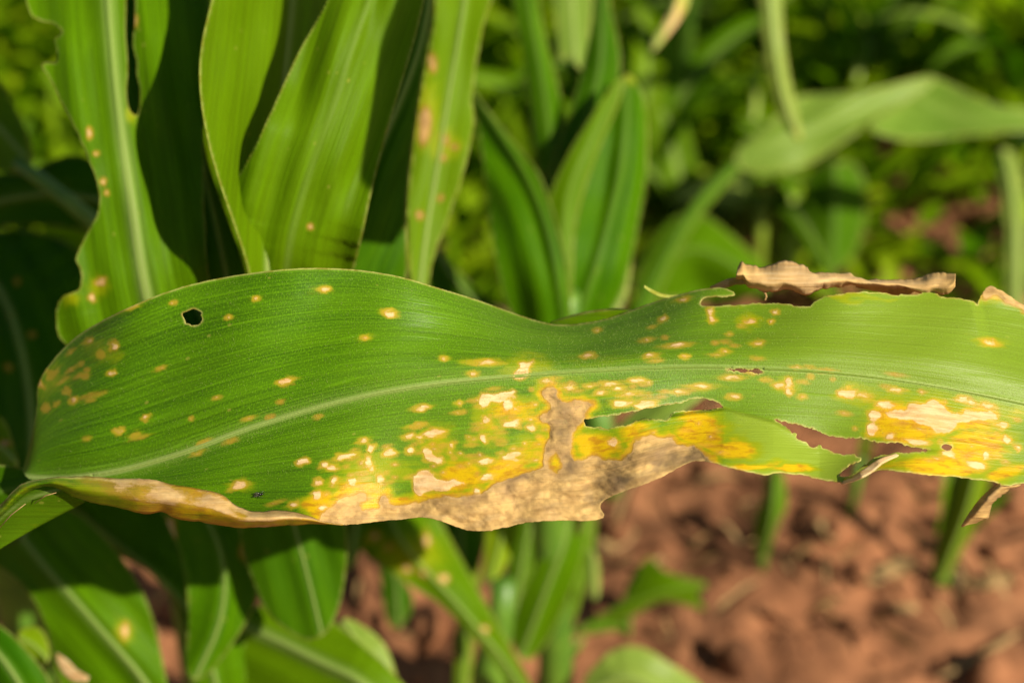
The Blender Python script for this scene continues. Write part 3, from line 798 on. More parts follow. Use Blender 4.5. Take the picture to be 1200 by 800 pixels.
def strip(name, rows, ds, nu=80, nv=12, mat=MAIN, les=None, yel=None, big=1.0, rim=0.0, parent=leaf, label=None, lab=None, rag=0.0, seed=3, crumple=0.0, rib=0.0, tone=0.0, thick=0.00025, ustretch=1.0, ragside=(1, 1)):
    """surface lofted through rows of photograph points, every row with its own depth list (m)"""
    R = []
    for r, d in zip(rows, ds):
        r = np.array(r, float)
        t = np.concatenate([[0], np.cumsum(np.hypot(*np.diff(r, axis=0).T))]); t /= t[-1]
        u = np.linspace(0, 1, nu)
        dd = np.interp(u, np.linspace(0, 1, len(d)), d)
        R.append(np.stack([spl(t, r[:, 0])(u), spl(t, r[:, 1])(u), dd], 1))
    R = np.array(R)                                  # rows, nu, 3
    tv = np.linspace(0, 1, len(rows)); v = np.linspace(0, 1, nv)
    A = np.array([[spl(tv, R[:, j, k])(v) for k in range(3)] for j in range(nu)]).transpose(2, 0, 1)   # nv,nu,3
    U_, V_ = np.meshgrid(np.linspace(0, 1, nu), v)
    if rag:
        n1 = fbm(U_ * nu / 3.0, U_ * 0 + 1, seed, 3); n2 = fbm(U_ * nu / 3.0, U_ * 0 + 9, seed + 3, 3)
        A[..., 1] += rag * (n1 * (1 - V_) ** 4 * ragside[0] + n2 * V_ ** 4 * ragside[1]) * 2
    if crumple: A[..., 2] += crumple * fbm(U_ * nu / 22, V_ * nv / 7, seed, 3)
    co = P(A[..., 0], A[..., 1], A[..., 2]).reshape(-1, 3)
    ii = np.arange(nv * nu).reshape(nv, nu)
    F = np.stack([ii[:-1, :-1].ravel(), ii[1:, :-1].ravel(), ii[1:, 1:].ravel(), ii[:-1, 1:].ravel()], 1)
    f = lambda q, dflt: (q(U_, V_) if callable(q) else np.full(U_.shape, float(dflt if q is None else q))).ravel()
    at = dict(les=np.clip(f(les, 0), 0, 1), yel=f(yel, 0), big=f(big, 1), rim=f(rim, 0), rib=f(rib, 0), tone=f(tone, 0))
    uv = np.stack([A[..., 0].ravel() * 0.027 * ustretch + seed, A[..., 1].ravel() * 0.027 * 1.2], 1)
    return part(name, co, F, mat, parent, at, uv, thick, label)

bd = lambda x, y, o=0.0: float(leaf_depth(np.array(float(x)), np.array(float(y)))) + o
# rolled lower margin, from the base to where the scorch begins
up_ = [(-50, 640), (0, 592), (28, 566), (55, 560.5), (92, 558), (139, 560.6), (185, 563), (199, 567.5), (231, 572), (259, 579), (277, 592), (296, 599), (324, 597.6), (361, 604), (379, 611), (400, 614)]
lw_ = [(-46, 652), (2, 604), (32, 577), (58, 569), (92, 584), (134, 593), (176, 601), (190, 599), (203, 605.5), (240, 611.5), (277, 617.5), (324, 616), (352, 614), (370, 613), (388, 614), (402, 615)]
mdl = [((a[0] + b[0]) / 2, (a[1] * .45 + b[1] * .55)) for a, b in zip(up_, lw_)]
strip('rolled_margin', [up_, mdl, lw_], [[.492, .470, .458, .447, .441, .438, .437], [.490, .467, .453, .441, .435, .431, .435], [.494, .472, .461, .450, .445, .442, .438]], 170, 14,
      les=lambda u, v: 0.5 + 0.16 * (np.clip((u - 0.52) * 6, -1.5, .9) - .9 * (v > .62) * smooth(1.0, .8, u) + 3.2 * fbm(u * 16, v * 3, 5, 3) - 1.0 * np.exp(-((u - .66) / .09) ** 2) * (v > .5) - .9 * smooth(.75, .95, u) * (v > .4)),
      yel=lambda u, v: 0.30 - .30 * smooth(.2, .05, u) + 0.6 * smooth(.25, .6, u) + 0.5 * fbm(u * 9, v * 2, 8, 3), big=lambda u, v: 0.75 + 0 * u, rim=lambda u, v: 0.8 * (v < .1) * smooth(.6, .3, u) + .5 * smooth(.18, .05, u), rag=1.1, seed=5, crumple=.0025,
      label='lower margin rolled forward, yellow and brown')
# base of the blade running to the stalk beyond the left border, seen from below
strip('leaf_base', [[(62, 560), (32, 564), (0, 591), (-60, 640), (-150, 700)], [(80, 574), (40, 588), (0, 617), (-60, 664), (-150, 712)], [(100, 588), (46, 616), (0, 643), (-60, 684), (-150, 725)]],
      [[.470, .476, .485, .50, .51], [.463, .474, .486, .505, .515], [.468, .476, .482, .50, .51]], 60, 16, mat=DARK, tone=.3, les=0, yel=lambda u, v: .1 + .1 * fbm(u * 8, v * 3, 5) + .4 * (v < .15) * smooth(.5, 0, u), big=0,
      rib=lambda u, v: np.maximum(.8 * smooth(.14, .02, v) * smooth(.55, .1, u), .7 * np.exp(-((v - .42 + .3 * u) / .035) ** 2) * smooth(.6, .1, u)), seed=8, label='darker blade base twisting towards the stalk')
for k_, (a_, b_) in enumerate([((-4, 622), (30, 590)), ((40, 590), (66, 577))]):
    tube('pale_fibre', [P(*a_, .468), P((a_[0] + b_[0]) / 2, (a_[1] + b_[1]) / 2 - 3, .460), P(*b_, .458)], [.0001, .0002, .0001], STRAW, leaf, 5)
# the far margin rising again behind the dip
strip('far_margin', [[(646, 377), (665, 371), (685, 365.5), (705, 362.5), (728, 361.5), (745, 364)], [(640, 384), (665, 384), (685, 383), (705, 380), (730, 374), (750, 368)]],
      [[.505, .503, .50], [.499, .497, .497]], 40, 6, mat=LEAF, yel=.18, big=0, rim=lambda u, v: .8 * (v < .18), seed=2, tone=.25)
strip('torn_thread', [[(755, 334), (762, 338), (773, 343), (785, 345.5), (797, 345)], [(754.5, 337), (763, 343), (773, 347.5), (785, 349), (797, 350)]], [[.48, .486, .490], [.48, .485, .489]], 24, 4, yel=.35, big=0, seed=12, rim=.4, tone=.3)
# dried flap standing over the far margin
ft = [(865, 312), (869, 306.5), (873, 309), (880, 310.5), (893, 313), (905, 309.5), (915, 305.8), (925, 306), (934, 309), (946, 314), (948, 318.5), (962, 319), (985, 321), (998, 321.5), (1001, 325), (1030, 327.5), (1063, 327.5), (1080, 325), (1092, 320), (1108, 320), (1120, 321)]
fb = [(862, 326), (872, 328), (876, 335), (890, 339), (905, 342), (922, 339), (938, 344), (946, 345.5), (955, 341), (968, 338), (985, 336), (999, 334), (1015, 336), (1035, 337), (1052, 338), (1062, 336), (1075, 342), (1085, 345), (1095, 343), (1108, 345), (1119, 336)]
fm1 = [(a[0] * .7 + b[0] * .3, a[1] * .7 + b[1] * .3) for a, b in zip(ft, fb)]
fm2 = [(a[0] * .3 + b[0] * .7, a[1] * .3 + b[1] * .7) for a, b in zip(ft, fb)]
strip('dried_flap', [ft, fm1, fm2, fb], [[.478, .476, .477, .476, .473], [.470, .469, .471, .470, .466], [.468, .467, .469, .468, .465], [.475, .473, .474, .474, .470]], 200, 16,
      les=lambda u, v: 1.0 + 0 * u, yel=0, big=lambda u, v: np.clip(.72 + .9 * fbm(u * 7, v * 2, 4, 3) + .5 * smooth(.2, 0, u) + .3 * smooth(.85, 1, u), 0.3, 1), rag=1.6, seed=21, crumple=.0035, ustretch=.5,
      label='dead tan flap of tissue standing above the far margin')
strip('flap_underside', [[(1003, 330), (1030, 332), (1062, 333), (1086, 335)], [(1003, 336.5), (1030, 342), (1062, 350), (1088, 349)]], [[.4755] * 4, [.481] * 4], 40, 5, les=1, big=1, seed=14, rag=.8, crumple=.002)
strip('flap_root', [[(832, 336), (850, 328), (864, 325), (885, 331), (905, 338)], [(834, 341), (852, 336), (866, 333), (884, 336), (899, 342)]], [[.486, .481, .475, .474], [.486, .480, .476, .475]], 40, 5, les=lambda u, v: .5 + .4 * smooth(.35, .15, u), yel=.55, big=.9, seed=9, rag=1)
strip('torn_thread', [[(889, 340), (895, 343), (897, 347), (896, 352)], [(891, 339), (897, 342), (899, 347), (897, 352)]], [[.474, .475, .476], [.474, .475, .476]], 16, 3, les=.9, big=1, seed=16)
# rolled lip of the torn strip
strip('rolled_lip', [[(984, 563), (1000, 557), (1016, 547), (1032, 537), (1052, 531.5)], [(986, 567), (1004, 562.5), (1020, 554), (1034, 543), (1054, 533.5)]], [[.436, .430, .431, .437], [.434, .427, .428, .436]], 50, 6,
      les=lambda u, v: .45 + .4 * (v > .4) + .3 * u, yel=.5, big=0.1, seed=17, rag=.5, thick=.0004)
# dead curl hanging from the lower margin
strip('dried_curl', [[(1172, 566), (1160, 574), (1148, 585), (1138, 598), (1127, 615)], [(1176, 570), (1168, 576), (1156, 588), (1144, 602), (1128, 617)], [(1196, 568), (1180, 575), (1162, 592), (1158, 606), (1140, 612)]],
      [[.431, .430, .434, .44], [.428, .426, .430, .438], [.433, .436, .440, .444]], 60, 10, les=1, big=1, seed=19, rag=2.0, crumple=.004, ragside=(0.3, 2), label='brown dead curl hanging below the lower margin')

# raised midrib
xs = np.linspace(110, 1325, 420); ws = np.linspace(-1, 1, 7)
wv = np.interp(xs, [60, 130, 300, 600, 1200], [2.4, 3.5, 3.8, 2.8, 2.4])
PX = np.repeat(xs[:, None], 7, 1); PY = MID(xs)[:, None] + ws * wv[:, None]
DD = leaf_depth(PX, PY) - 0.0007 * (1 - ws ** 2) + 0.0005 * np.abs(ws) ** 6 * smooth(60, 160, PX) + 0.0001
ii = np.arange(PX.size).reshape(PX.shape)
F = np.stack([ii[:-1, :-1].ravel(), ii[1:, :-1].ravel(), ii[1:, 1:].ravel(), ii[:-1, 1:].ravel()], 1)
cen = (PX[:-1, 0] + PX[1:, 0]) / 2; okc = ~((cen > 848) & (cen < 897))
F = F[np.repeat(okc, 6)]
rk = np.interp(PX, [20, 130, 300, 450, 700, 1200], [.8, .85, .85, .75, .6, .8]) * (1 - .8 * np.abs(ws) ** 6)
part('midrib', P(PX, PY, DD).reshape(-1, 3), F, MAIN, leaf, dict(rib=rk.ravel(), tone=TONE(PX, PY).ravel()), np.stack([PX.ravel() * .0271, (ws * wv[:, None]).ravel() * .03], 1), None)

# fine hairs on the blade
def hairs(n):
    x = RNG.uniform(60, 1190, n * 4); wgt = RNG.uniform(0, 1, n * 4)
    m = MID(x); t = TOP(x)
    k = RNG.uniform(0, 1, n * 4)
    y = np.where(k < .45, m + RNG.normal(0, 7, n * 4) + 2, np.where(k < .8, t + (m - t) * RNG.uniform(0.02, 1, n * 4), m + RNG.uniform(0, 70, n * 4)))
    keep = (np.interp(x, [60, 250, 450, 620, 860, 960, 1190], [.25, .6, .8, 1, 1, .45, .3]) > wgt)
    x, y = x[keep][:n], y[keep][:n]
    s = sdf(OUT, x, y)
    for h in HOLES: s = np.minimum(s, -sdf(h, x, y))
    x, y = x[s > 2], y[s > 2]
    d = leaf_depth(x, y) - 0.0003
    b = P(x, y, d)
    a = RNG.normal(-1.35, .45, len(x)); ln = RNG.uniform(.0004, .0011, len(x))
    tip = b + (np.cos(a)[:, None] * RIGHT - np.sin(a)[:, None] * -UP * -1) * 0 + ln[:, None] * (np.cos(a)[:, None] * RIGHT - np.sin(a)[:, None] * UP * 0.8 - FWD * 0.55)
    side = np.cross(tip - b, FWD); side /= np.linalg.norm(side, axis=1)[:, None]
    wdt = 0.000032
    co = np.stack([b - side * wdt, b + side * wdt, tip], 1).reshape(-1, 3)
    F = np.arange(len(co)).reshape(-1, 3)
    o = part('leaf_hairs', co, F, HAIR, leaf, smooth_shade=False)
    o['kind'] = 'stuff'
hairs(13000)

# stalk of this plant, left of the picture
base = P(-190, 712, 0.515)
pts = [(base[0], base[1], 0.0), (base[0], base[1] - .002, .2), (base[0] + .002, base[1], .4), (base[0], base[1], base[2] + .12), (base[0] + .004, base[1], base[2] + .3)]
tube('stalk', pts, [.014, .013, .012, .011, .008], STALK, FP, 14)
for az, L_, z_, e0 in ((165, .5, .35, 65), (215, .5, .22, 60), (190, .4, base[2] + .1, 78)):
    arch_leaf(FP, (base[0], base[1], z_), az, L_, .032, e0, 110, LEAF, .1, seed=int(az))

# ------------------------------------------------------------------ the small black fly
def ellipsoid(name, c, axes, r, parent, mat=INSECT, label=None):
    v = IV * np.array(r)
    co = np.array(c) + v[:, 0:1] * axes[0] + v[:, 1:2] * axes[1] + v[:, 2:3] * axes[2]
    return part(name, co, [tuple(map(int, f)) for f in IF], mat, parent)
c0 = P(306, 580, bd(306, 580)); 
e = .0008
gx_ = P(307, 580, bd(307, 580)) - P(305, 580, bd(305, 580)); gy_ = P(306, 579, bd(306, 579)) - P(306, 581, bd(306, 581))
ax = gx_ / np.linalg.norm(gx_); az_ = np.cross(ax, gy_); az_ /= np.linalg.norm(az_)
if az_ @ FWD > 0: az_ = -az_
ay = np.cross(az_, ax)
fly = thing('insect', 'tiny black winged insect sitting on the big leaf above its rolled yellow margin', 'insect', tuple(c0))
mm = .001
cc = c0 + az_ * 0.75 * mm
ax2 = ax * .98 + ay * .16; ay2 = np.cross(az_, ax2)
AX = (ax2, ay2, az_)
ellipsoid('thorax', cc, AX, (.65 * mm, .45 * mm, .42 * mm), fly)
ellipsoid('abdomen', cc - ax2 * 1.2 * mm - az_ * .1 * mm, AX, (.9 * mm, .42 * mm, .36 * mm), fly)
ellipsoid('head', cc + ax2 * .95 * mm, AX, (.34 * mm, .38 * mm, .34 * mm), fly)
for s in (-1, 1):
    tube('antenna', [cc + ax2 * 1.2 * mm + ay2 * s * .1 * mm, cc + ax2 * 1.6 * mm + ay2 * s * .3 * mm + az_ * .2 * mm, cc + ax2 * 1.95 * mm + ay2 * s * .45 * mm], [.05 * mm] * 3, INSECT, fly, 5)
    wp = [cc + az_ * .4 * mm + ay2 * s * .15 * mm, cc - ax2 * .7 * mm + ay2 * s * .75 * mm + az_ * .45 * mm, cc - ax2 * 1.8 * mm + ay2 * s * .8 * mm + az_ * .35 * mm, cc - ax2 * 2.3 * mm + ay2 * s * .4 * mm + az_ * .3 * mm, cc - ax2 * 1.3 * mm + ay2 * s * .08 * mm + az_ * .4 * mm]
    part('wing', wp, [(0, 1, 4), (1, 2, 4), (2, 3, 4)], WING, fly, thick=.00003)
    for k in (-1, 0, 1):
        f0 = cc + ax2 * k * .35 * mm
        tube('leg', [f0, f0 + ay2 * s * .8 * mm + ax2 * k * .3 * mm + az_ * .15 * mm, f0 + ay2 * s * 1.15 * mm + ax2 * k * .7 * mm - az_ * .65 * mm, f0 + ay2 * s * 1.35 * mm + ax2 * k * 1.0 * mm - az_ * .7 * mm], [.08 * mm, .07 * mm, .05 * mm, .04 * mm], INSECT, fly, 5)
YSTALK = simple('young_stalk', (0.24, 0.34, 0.02), 0.5, 0.2, 0.3, 40)
# ================================================================== THE PLANT BEHIND, UPPER LEFT
def stalk_to_ground(parent, px, py, d, r=.011, top=None, wob=.004):
    b = P(px, py, d)
    zt = b[2] + (top or 0.03)
    zs = np.linspace(-0.01, zt, 9)
    pts = [(b[0] + wob * math.sin(z * 17), b[1] + wob * math.cos(z * 13), z) for z in zs]
    return tube('stalk', pts, np.linspace(r * 1.2, r * .75, 9), STALK, parent, 12)

bp_ = P(345, 700, .86)
PB = thing('maize_plant', 'maize plant with upright overlapping blades rising behind the diseased leaf, upper left', 'maize plant', (bp_[0], bp_[1], 0))
tube('stalk', [(bp_[0], bp_[1], -.01), (bp_[0], bp_[1] - .01, bp_[2] * .6)] + [P(345, 660, .80), P(340, 560, .70), P(335, 480, .62), P(330, 420, .59)], [.013, .012, .011, .010, .009, .008], STALK, PB, 12)
NOTCH = [(20, -160), (24, -60), (30, 0), (33, 8), (37, 20), (43, 23), (50, 26), (58, 27), (67, 30), (73, 38), (68, 44), (63, 46), (66, 56), (67, 66), (66, 73), (57, 74), (47, 74), (55, 88), (65, 105), (76, 128), (90, 155), (99, 176), (107, 195), (114, 212), (117, 226), (117, 240), (114, 252), (108, 263), (98, 282), (91, 293), (88, 303), (93, 312), (95, 322), (95, 334), (92, 341), (82, 343), (74, 346), (67, 358), (65, 372), (67, 388), (75, 402), (100, 430), (160, 460), (225, 470), (262, 440), (250, 380), (242, 300), (238, 200), (240, 100), (246, 0), (252, -160)]
H1 = [(147, -60), (155, -60), (159, 0), (158, 30), (155, 50), (157, 60), (161, 74), (160, 88), (164, 102), (164, 120), (162, 136), (154, 134), (149, 122), (148, 104), (150, 84), (149, 60), (147, 40), (148, 0)]
traced_leaf(PB, NOTCH, [(118, -160), (124, -60), (128, 20), (137, 120), (152, 220), (166, 320), (185, 400), (215, 470)], [.60, .575, .56, .55, .545, .545, .555, .57], (0.00010, -0.00002), (-4e-7, 3e-7), 2.0, LEAF, .15,
            [H1], sm=1, les=[(105, 156, 3, 5), (121, 213, 3, 3.4), (118, 330, 6, 5), (107, 349, 4, 4), (113, 180, 2, 2), (125, 226, 2, 2), (158, 25, 3, 5)], yelr=[(116, 335, 14, 16), (84, 350, 14, 10), (152, 136, 10, 12)], rag=.9, ripple=.004, rib_w=9, seed=3,
            label='notched blade with a long split, lit on its left half')
traced_leaf(PB, [(122, -160), (130, 0), (134, 80), (142, 150), (160, 200), (190, 190), (196, 100), (190, 0), (186, -160)], [(156, -160), (160, 20), (168, 185)], [.61, .60, .60], (.0001, .0001), (0, 0), 4, DARK, 0, rib_w=3, seed=4, midrib=False)  # dark backing blade, added so the long split looks dark inside
# inner blades
traced_leaf(PB, [(262, -160), (256, -40), (246, 10), (237, 45), (233, 80), (235, 120), (243, 165), (254, 205), (266, 240), (278, 275), (288, 305), (296, 340), (310, 400), (350, 400), (372, 300), (400, 100), (430, -40), (440, -160)],
            [(350, -160), (345, -20), (335, 80), (322, 180), (312, 280), (315, 380)], [.60, .585, .570, .552, .532, .54], (0.00035, -0.00062), (0, 1e-7), 3, LEAF, .35, ripple=.006, rib_w=4, seed=7, thick=.0004, label='sunlit blade with a curved left edge')
traced_leaf(PB, [(236, 60), (225, 50), (212, 52), (207, 80), (210, 160), (214, 260), (222, 360), (240, 420), (300, 420), (292, 330), (284, 300), (270, 262), (256, 225), (244, 190), (236, 150), (232, 110)],
            [(222, 55), (226, 120), (238, 200), (256, 280), (280, 400)], [.59, .585, .58, .575, .58], (.0001, -.0001), (0, 0), 3, DARK, .1, ripple=.004, rib_w=4, seed=9, label='narrow dark blade folded beside the notched one')
traced_leaf(PB, [(420, -160), (398, -40), (384, 0), (368, 30), (350, 60), (334, 95), (318, 130), (303, 163), (288, 192), (275, 212), (268, 228), (272, 250), (280, 275), (290, 300), (300, 340), (320, 400), (390, 400), (420, 300), (440, 200), (470, 100), (500, 0), (520, -160)],
            [(470, -160), (440, -20), (412, 60), (385, 140), (356, 220), (335, 300), (335, 390)], [.545, .53, .522, .518, .52, .53, .56], (.0001, .00004), (0, 0), 3, LEAF, .30, les=[(364, 266, 3.5, 3.5)], ripple=.007, rib_w=4, seed=13, midrib=False, label='broad sunlit blade with a dark spot, middle of the whorl')
traced_leaf(PB, [(470, -160), (470, -60), (455, 0), (440, 50), (425, 100), (405, 150), (390, 210), (382, 270), (376, 330), (380, 400), (450, 400), (478, 330), (477, 290), (476, 240), (482, 180), (492, 110), (502, 45), (508, 0), (520, -160)],
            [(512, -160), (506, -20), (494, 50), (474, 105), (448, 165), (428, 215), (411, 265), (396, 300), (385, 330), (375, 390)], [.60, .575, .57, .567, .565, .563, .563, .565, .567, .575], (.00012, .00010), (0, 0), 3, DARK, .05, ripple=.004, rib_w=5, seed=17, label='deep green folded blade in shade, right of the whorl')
traced_leaf(PB, [(500, -160), (506, -40), (512, 0), (505, 45), (496, 95), (488, 140), (483, 180), (478, 230), (477, 275), (480, 315), (486, 350), (500, 350), (508, 300), (524, 262), (540, 215), (551, 175), (557, 140), (552, 115), (560, 70), (566, 30), (580, -10), (590, -60), (600, -160)],
            [(550, -160), (548, -20), (535, 60), (525, 120), (512, 200), (500, 270), (492, 340)], [.68, .66, .65, .645, .64, .64, .64], (.0001, -.0001), (0, 0), 3, LEAF, .40, holes=[], les=[(498, 150, 9, 24), (507, 75, 4, 9), (521, 163, 4, 6), (518, 185, 3, 4), (533, 172, 3, 3), (492, 252, 4, 4), (516, 232, 3, 3)], yelr=[(498, 130, 20, 50), (520, 170, 24, 24)],
            ripple=.005, rib_w=3, seed=19, rag=.8, big=.95, label='spotted yellow-green blade with a brown patch')
traced_leaf(PB, [(196, 352), (222, 340), (262, 352), (300, 400), (340, 470), (360, 540), (345, 556), (310, 520), (250, 460), (206, 410)], [(225, 345), (250, 400), (300, 470), (352, 548)], [.492, .486, .478, .474], (.0001, .0001), (0, 0), 4, DARK, 0, rib_w=4, seed=21, label='short dark blade added close behind the big leaf to darken its small hole')  # hidden blade added behind the small hole so the opening looks dark
# added blade, out of view above, placed to shade the deep green folded blade
def shade_leaf(parent, poly, d, t, seed=0, mat=None, grow=12, name='leaf', zoff=0):
    """path of an added, unseen blade standing t metres sunward of the place read from the photograph"""
    ctr = np.array([P(x, y, dd) for (x, y), dd in zip(poly, d)]) + np.array(SUN) * t
    n = 24; tt = np.linspace(0, 1, len(ctr)); u = np.linspace(0, 1, n)
    pts = np.array([spl(tt, ctr[:, k])(u) for k in range(3)]).T
    T = np.gradient(pts, axis=0); T /= np.linalg.norm(T, axis=1)[:, None]
    side = np.cross(T, np.array(SUN)); side /= np.linalg.norm(side, axis=1)[:, None]
    nrm = np.cross(side, T)
    return pts, side, nrm
def caster(parent, poly, d, t, w, seed=0, tone=0.0):
    pts, side, nrm = shade_leaf(parent, poly, d, t)
    wid = w * np.interp(np.linspace(0, 1, len(pts)), [0, .15, .5, .85, 1], [.55, .9, 1, .75, .05])
    co, F, uv, rib = ribbon_arrays(pts, wid, side, nrm, 9, .2, .15, seed)
    return part('leaf', co, F, LEAF, parent, dict(rib=rib * .8, tone=tone), uv, .0003)  # unseen helper blade, added for the shadow it casts
caster(PB, [(424, 285), (428, 220), (446, 120), (468, 0), (484, -120)], [.565, .565, .567, .57, .57], .32, .022, 6)

# ------------------------------------------------------------------ left border plants
lp = P(-60, 420, .72)
PL = thing('maize_plant', 'maize plant at the left border, dim blades behind the notched blade', 'maize plant', (lp[0], lp[1], 0))
stalk_to_ground(PL, -60, 430, .72, .012, .2)
traced_leaf(PL, [(-90, 40), (-30, 60), (0, 95), (14, 118), (26, 142), (36, 165), (40, 185), (36, 196), (20, 205), (0, 200), (-60, 180), (-120, 100)], [(-110, 60), (-50, 100), (0, 150), (30, 185)], [.74, .73, .72, .71], (.0001, .0001), (0, 0), 4, LEAF, .35, rib_w=4, seed=23, yelr=[(35, 150, 6, 50)])
tube('leaf_stem', [P(18, 190, .71), P(50, 212, .71), (P(80, 236, .71)), P(118, 268, .72), P(150, 300, .73)], [.003, .004, .0042, .0045, .005], STALK, PL, 8)
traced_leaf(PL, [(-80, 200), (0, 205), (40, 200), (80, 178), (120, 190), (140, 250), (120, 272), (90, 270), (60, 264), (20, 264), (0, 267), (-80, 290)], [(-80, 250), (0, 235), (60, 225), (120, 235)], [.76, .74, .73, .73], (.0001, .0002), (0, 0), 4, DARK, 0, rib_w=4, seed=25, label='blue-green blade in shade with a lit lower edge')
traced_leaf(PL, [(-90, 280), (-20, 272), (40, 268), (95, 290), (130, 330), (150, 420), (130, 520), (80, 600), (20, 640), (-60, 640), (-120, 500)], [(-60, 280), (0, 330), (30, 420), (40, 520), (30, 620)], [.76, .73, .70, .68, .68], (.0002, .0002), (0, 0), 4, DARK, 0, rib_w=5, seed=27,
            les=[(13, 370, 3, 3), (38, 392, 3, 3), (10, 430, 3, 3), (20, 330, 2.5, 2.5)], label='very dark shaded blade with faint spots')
traced_leaf(PL, [(-80, 540), (0, 544), (30, 548), (52, 562), (40, 585), (0, 610), (-80, 680)], [(-80, 600), (0, 575), (45, 566)], [.53, .52, .515], (.0002, .0002), (0, 0), 3, DARK, .1, rib_w=3, seed=28, midrib=False)
traced_leaf(PL, [(-60, 470), (0, 486), (10, 500), (16, 520), (24, 545), (10, 560), (-60, 560)], [(-60, 510), (0, 520), (18, 540)], [.62, .61, .60], (.0001, .0001), (0, 0), 3, LEAF, .5, rib_w=3, seed=29, les=[(6, 520, 5, 4)])

# ------------------------------------------------------------------ plant in the centre, out of focus
cp = P(655, 420, .76)
PCM = DARK
PC = thing('maize_plant', 'out of focus young maize plant standing behind the dip of the diseased leaf', 'maize plant', (cp[0], cp[1], 0))
stalk_to_ground(PC, 655, 400, .76, .011, .0)
traced_leaf(PC, [(547, 92), (556, 130), (562, 165), (567, 205), (573, 255), (582, 316), (594, 362), (620, 400), (670, 420), (672, 380), (668, 340), (664, 304), (654, 268), (643, 231), (630, 198), (610, 176), (590, 152), (566, 122)], [(549, 94), (585, 155), (618, 205), (640, 260), (655, 330), (666, 410)], [.755, .74, .73, .725, .725, .74], (.0001, .00022), (0, 0), 3, LEAF, .0, rib_w=2, seed=31, midrib=False, pleat=.0015, label='broad pointed blade leaning left')
traced_leaf(PC, [(594, -80), (600, 0), (612, 61), (620, 122), (626, 182), (632, 215), (646, 200), (662, 160), (660, 122), (648, 75), (634, 24), (622, -80)], [(608, -80), (618, 0), (636, 90), (646, 170)], [.86, .82, .80, .78], (.0003, .0004), (0, 0), 3, LEAF, .05, rib_w=3, seed=33, midrib=False, pleat=.001)
traced_leaf(PC, [(700, -60), (695, 15), (690, 50), (670, 125), (650, 182), (636, 225), (640, 300), (655, 330), (664, 240), (690, 170), (716, 130), (729, 85), (726, 50), (714, 5), (712, -60)], [(706, -60), (706, 20), (704, 90), (676, 170), (650, 240), (650, 320)], [.82, .79, .785, .77, .77, .77], (.0003, .0003), (0, 0), 3, DARK, .05, rib_w=3, seed=35, midrib=False)
traced_leaf(PC, [(731, 84), (745, 92), (757, 120), (760, 158), (759, 207), (750, 255), (742, 300), (727, 352), (700, 385), (665, 415), (655, 380), (662, 310), (668, 260), (684, 205), (704, 155), (722, 112)], [(736, 88), (735, 150), (722, 230), (700, 310), (668, 400)], [.775, .765, .76, .75, .76], (.0003, .00008), (0, 0), 3, LEAF, .0, rib_w=3, seed=37, midrib=False, pleat=.002, label='broad blade leaning right, tip faded orange', yelr=[(738, 92, 8, 10)])
traced_leaf(PC, [(733, 86), (718, 98), (696, 132), (672, 168), (650, 210), (640, 245), (648, 285), (660, 330), (655, 390), (664, 412), (672, 330), (672, 275), (686, 218), (706, 164), (728, 118)], [(732, 90), (700, 150), (668, 215), (660, 270), (666, 330), (662, 400)], [.765, .75, .74, .735, .735, .75], (.0002, .0001), (0, 0), 3, LEAF, .25, rib_w=3, seed=36, midrib=False, label='narrow bright fold between the two broad blades')
traced_leaf(PC, [(735, 250), (742, 300), (735, 350), (715, 380), (680, 390), (690, 340), (710, 300)], [(736, 255), (722, 320), (690, 385)], [.80, .79, .78], (.0001, .0001), (0, 0), 4, PALE, .2, rib_w=3, seed=39)
traced_leaf(PC, [(500, 270), (520, 300), (560, 340), (600, 380), (620, 410), (560, 400), (510, 370), (492, 320)], [(505, 280), (540, 340), (610, 405)], [.84, .82, .80], (.0003, .0001), (0, 0), 4, DARK, .1, rib_w=3, seed=38)
traced_leaf(PC, [(640, -60), (650, 10), (655, 80), (668, 60), (680, 88), (692, 60), (697, -60)], [(668, -60), (670, 0), (676, 84)], [.92, .90, .88], (.0001, .0001), (0, 0), 4, PALE, .1, rib_w=3, seed=41)

# ------------------------------------------------------------------ right, arching blade far out of focus
rp = G(700, 560)
PR = thing('maize_plant', 'blurred maize plant whose pale blade arches over to the right border', 'maize plant', (rp[0] + .02, 1.02, 0))
traced_leaf(PR, [(862, 172), (885, 158), (908, 138), (932, 112), (955, 110), (975, 110), (1018, 106), (1060, 95), (1098, 86), (1094, 100), (1068, 116), (1038, 134), (1006, 153), (981, 172), (944, 196), (896, 206), (862, 200)], [(860, 188), (900, 176), (950, 158), (1000, 134), (1050, 108), (1096, 92)], [1.13, 1.13, 1.135, 1.14, 1.15, 1.16], (.0004, -.0003), (0, 0), 4, PALE, .10, rib_w=3, seed=43, ripple=.02, midrib=False, pleat=.002, label='pale arching blade twisting at its middle')
traced_leaf(PR, [(700, 470), (722, 400), (742, 350), (762, 310), (785, 272), (815, 232), (842, 200), (866, 176), (880, 186), (868, 202), (846, 224), (818, 256), (794, 296), (776, 334), (762, 376), (744, 430), (728, 490)], [(712, 480), (734, 405), (768, 325), (800, 265), (832, 222), (872, 184)], [1.08, 1.08, 1.09, 1.10, 1.12, 1.13], (.0006, .0006), (0, 0), 4, LEAF, .05, rib_w=2, seed=44, midrib=False, label='narrow folded lower part of the arching blade')
